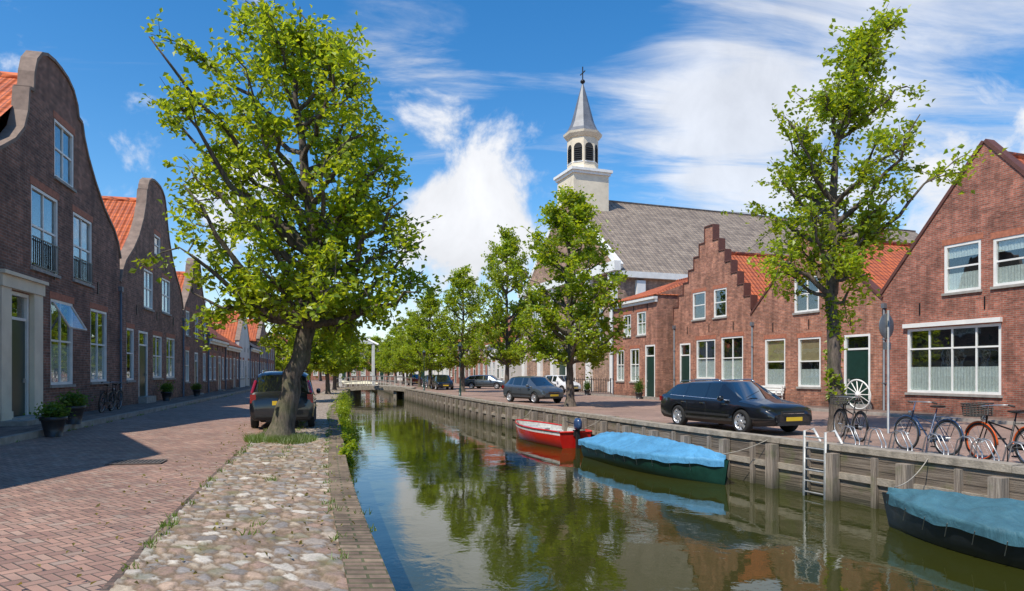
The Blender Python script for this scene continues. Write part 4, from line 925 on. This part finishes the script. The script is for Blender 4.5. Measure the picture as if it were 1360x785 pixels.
mb=MB(); y=14.75; d=Vector((RQ(y+.5)-RQ(y),.5)).normalized(); b0=Vector((RQ(y)-.24,y))
for s in (-.28,.28):
    p=b0+d*s; mb.tube([(p.x+.35,p.y,.15),(p.x+.2,p.y,.42),(p.x,p.y,.38),(p.x-.02,p.y,-1.5)],.028,0,8)
for z in np.arange(-.95,.3,.24):
    a=b0+d*-.28;c=b0+d*.28; mb.tube([(a.x,a.y,z),(c.x,c.y,z)],.018,0,6)
mb.obj('quay_ladder',[plain('ladder_steel',(.62,.62,.60),.5,.2)])
mb=MB(); mb.tube([(0,0,0),(0,0,3.35)],.034,0,10)
mb.lathe([(.02,-.012),(.33,-.012),(.345,0),(.33,.012),(.02,.012)],1,28,Matrix.Translation((0,.05,2.92))@Matrix.Rotation(math.pi/2,4,'X')); mb.box(-.17,.17,.03,.05,2.28,2.48,1)
o=mb.obj('traffic_sign',[STEEL,plain('sign_back',(.16,.17,.18),.5,.4)]); o.location=(10.25,18.6,0); o.rotation_euler=(0,0,math.radians(30))
def bench(x,y,rz):
    mb=MB()
    for k in range(4): mb.box(-.8,.8,.02+k*.11,.11+k*.11,.42,.455,0)
    for k in range(3): mb.box(-.8,.8,.46+k*.02,.49+k*.02,.52+k*.13,.62+k*.13,0)
    for s in (-.74,.74): mb.box(s-.03,s+.03,.03,.09,0,.419,0); mb.box(s-.03,s+.03,.40,.458,0,.88,0); mb.box(s-.03,s+.03,.03,.45,.62,.66,0); mb.box(s-.03,s+.03,.04,.09,.456,.619,0)
    o=mb.obj('park_bench',[WHITE]); o.location=(x,y,.115); o.rotation_euler=(0,0,rz)
rr=math.atan2(-.93,.35)
bench(RFAC(34.0)-.7,34.0,rr)
def cartwheel(x,y,z,r):
    mb=MB(); c=[(r*math.cos(a),0,r+r*math.sin(a)) for a in np.linspace(0,2*math.pi,33)[:-1]]; mb.tube(c,.035,0,6,closed=True)
    for k in range(12): a=k*math.pi/6; mb.tube([(0,0,r),(r*math.cos(a),0,r+r*math.sin(a))],.02,0,5)
    mb.lathe([(.08,-.1),(.1,0),(.08,.1)],0,12,Matrix.Translation((0,0,r))@Matrix.Rotation(math.pi/2,4,'X'))
    o=mb.obj('cart_wheel',[WHITE]); o.location=(x,y,z); o.rotation_euler=(.12,0,rr)
cartwheel(RFAC(28.9)-.35,28.9,.115,.62); cartwheel(RFAC(36.2)-.35,36.2,.115,.55)
POT=plain('glazed_pot',(.035,.033,.035),.4)
def planter(x,y,z,r,h,pl,seed,name='potted_plant'):
    root=empty(name,(x,y,z)); mb=MB(); mb.lathe([(r*.65,0),(r*.95,h*.8),(r*1.08,h*.82),(r*1.08,h),(r*.92,h),(r*.9,h*.9)],0,20); mb.obj('pot',[POT],root)
    rng=np.random.default_rng(seed); P=np.array([0,0,h+pl*.35])+rng.normal(0,.42,(900,3))*np.array([r*1.25,r*1.25,pl*.6]); P=P[P[:,2]>h*.9]
    o=bpy.data.objects.new('foliage',finish('foliage',MB(),P,.07,rng,LEAFD)); scene.collection.objects.link(o); o.parent=root
planter(-11.15,16.6,.10,.27,.48,.35,1); planter(-11.95,18.6,.25,.27,.5,.4,2); planter(-17.2,34,.25,.25,.45,.5,3); planter(-18.7,40.5,.25,.22,.4,.4,4); planter(8.0,43.0,0,.25,.4,.9,6); planter(5.5,50,0,.22,.4,.7,7)
planter(RFAC(37.5)-.5,37.5,.11,.2,.35,.4,8); planter(RFAC(30)-.4,30.4,.11,.18,.3,.4,9)
IRON=plain('cast_iron',(.17,.14,.12),.6,.3)
mb=MB(); 
mb.box(-.42,.42,-.24,.24,0,.006,1)
for k in range(12): mb.box(-.40+k*.068,-.37+k*.068,-.22,.22,.006,.012,0)
for s in (-1,1): mb.box(-.44,.44,s*.25-.02,s*.25+.02,.0,.014,0); mb.box(s*.43-.015,s*.43+.015,-.23,.23,.0,.013,0)
o=mb.obj('drain_grate',[IRON,DARK]); o.location=(-6.7,12.2,.052); o.rotation_euler=(0,.016,.26)
mb=MB(); yb=70; xa,xb=LQ(yb)-1.0,RQ(yb)+1.0; N=14
def bz(t): return .10+.25*math.sin(math.pi*t)
for i in range(N):
    t0,t1=i/N,(i+1)/N; x0,x1=xa+(xb-xa)*t0,xa+(xb-xa)*t1
    vs=[(x0,yb-2,bz(t0)),(x1,yb-2,bz(t1)),(x1,yb+2,bz(t1)),(x0,yb+2,bz(t0)),(x0,yb-2,bz(t0)-.4),(x1,yb-2,bz(t1)-.4),(x1,yb+2,bz(t1)-.4),(x0,yb+2,bz(t0)-.4)]
    mb.add(vs,[(0,1,2,3),(4,5,6,7),(0,1,5,4),(2,3,7,6)],0)
    for yo in (-1.95,1.95):
        mb.tube([(x0,yb+yo,bz(t0)),(x0,yb+yo,bz(t0)+.95)],.035,1,5)
        for hz in (.5,.95): mb.tube([(x0,yb+yo,bz(t0)+hz),(x1,yb+yo,bz(t1)+hz)],.03,1,5)
for x in (xa+1.6,xb-1.6): mb.box(x-.15,x+.15,yb-1.8,yb+1.8,-1.8,.0,0)
mb.obj('wooden_footbridge',[WOODC,STONE])
mb=MB()
for s in (-2.0,2.0): mb.box(-.16,.16,s-.16,s+.16,0,5.2,0); mb.tube([(-3.5,s,5.9),(3.5,s,5.0)],.13,0,6)
mb.box(-.2,.2,-2.2,2.2,5.2,5.5,0); mb.box(-3.7,-3.3,-2.2,2.2,5.6,6.2,0)
o=mb.obj('drawbridge_frame',[WHITE]); o.location=(LQ(84)+1.2,84,0); o.rotation_euler=(0,0,-1.2)
mb=MB(); a=Vector((7.3,50.5));b_=Vector((1.8,64)); n=40
for i in range(n+1):
    p=a.lerp(b_,i/n); mb.tube([(p.x,p.y,0),(p.x,p.y,1.25)],.05 if i%8==0 else .018,0,5)
for z in (.2,1.1): mb.tube([(a.x,a.y,z),(b_.x,b_.y,z)],.025,0,5)
mb.obj('iron_fence',[BLACKM])
def lamp(x,y):
    mb=MB(); mb.lathe([(.09,0),(.09,.5),(.05,.6),(.035,3.0),(.05,3.1)],0,10); mb.lathe([(.06,3.1),(.17,3.5),(.17,3.55),(.05,3.72),(.01,3.8)],1,6,mats=[1,0,0,0],smooth=False)
    o=mb.obj('street_lamp',[GREEN_D,CGLASS]); o.location=(x,y,0)
lamp(RQ(48)+1.0,48); lamp(RQ(63)+1,63)
# ------------------------------------------------------------------ light, sky
az=Vector((-.66,-.75,0)).normalized(); el=math.radians(55)
ts=Vector((az.x*math.cos(el),az.y*math.cos(el),math.sin(el)))
sl=bpy.data.lights.new('sun','SUN'); sl.energy=5.0; sl.angle=math.radians(.53); sl.color=(1,.93,.80)
so=bpy.data.objects.new('sun',sl); scene.collection.objects.link(so); so.rotation_euler=(-ts).to_track_quat('-Z','Y').to_euler(); so.location=(-30,-30,50)
w=bpy.data.worlds.new('World'); scene.world=w; w.use_nodes=True; nt=w.node_tree; bg=nt.nodes['Background']
sky=nd(nt,'ShaderNodeTexSky',{'sky_type':'NISHITA'}); sky.sun_disc=False; sky.sun_elevation=el; sky.sun_rotation=math.atan2(az.x,az.y)%(2*math.pi); sky.air_density=1.0; sky.dust_density=.2; sky.ozone_density=2.0
D=nd(nt,'ShaderNodeTexCoord').outputs['Generated']; sp=nd(nt,'ShaderNodeSeparateXYZ',None,{0:D})
den=mth(nt,'ADD',mth(nt,'MAXIMUM',sp.outputs[2],0.0),.22)
pl=nd(nt,'ShaderNodeCombineXYZ',None,{0:mth(nt,'DIVIDE',sp.outputs[0],den),1:mth(nt,'DIVIDE',sp.outputs[1],den),2:0.0}).outputs[0]
rot=nd(nt,'ShaderNodeMapping',None,{0:pl,2:(0,0,math.radians(-40)),3:(.8,2.6,1)}).outputs[0]
nA=noise(nt,rot,1.9,10,.62,.6); nB=noise(nt,D,7.5,10,.6,.4)
def blob(u,v,rad,wgt):
    c=Vector(((u-CX)/F,1,(HY-v)/F)).normalized(); dt=nd(nt,'ShaderNodeVectorMath',{'operation':'DOT_PRODUCT'},{0:D,1:tuple(c)}).outputs['Value']
    return mrange(nt,dt,math.cos(rad/F*1.0),1.0,0,wgt,True)
def addm(l):
    o=l[0]
    for k in l[1:]: o=mth(nt,'ADD',o,k)
    return o
mA=addm([blob(1200,90,330,.22),blob(900,200,190,.18),blob(1050,130,200,.14),blob(540,100,130,.12)])
mB=addm([blob(650,280,150,.26),blob(590,380,170,.20),blob(1290,250,160,.26),blob(240,350,220,.16),blob(560,120,90,.16),blob(330,260,90,.1)])
cA=mrange(nt,mth(nt,'ADD',nA,mA),.57,.95,0,.85,True); cB=mrange(nt,mth(nt,'ADD',nB,mB),.62,.80,0,1,True)
haze=mrange(nt,sp.outputs[2],0,.22,.42,0,True)
f=mth(nt,'MAXIMUM',mth(nt,'MAXIMUM',cA,cB),haze)
shade=mrange(nt,nB,.35,.75,6.9,8.8)
cc=scl(nt,(.96,.98,1.03),shade)
hs=nd(nt,'ShaderNodeHueSaturation',None,{'Saturation':1.38,'Value':1.5,'Color':sky.outputs[0]}).outputs[0]
nt.links.new(mixc(nt,f,hs,cc),bg.inputs[0]); bg.inputs[1].default_value=.12
scene.view_settings.view_transform='Standard'; scene.view_settings.look='None'; scene.view_settings.exposure=0; scene.view_settings.gamma=1
cam=bpy.data.cameras.new('camera'); cam.lens=24.0; cam.sensor_width=36; cam.shift_y=(HY-392.5)/1360; cam.clip_end=6000; cam.clip_start=.1
cob=bpy.data.objects.new('camera',cam); scene.collection.objects.link(cob); cob.location=(0,0,EYE); cob.rotation_euler=(math.pi/2,0,0); scene.camera=cob
print('done')
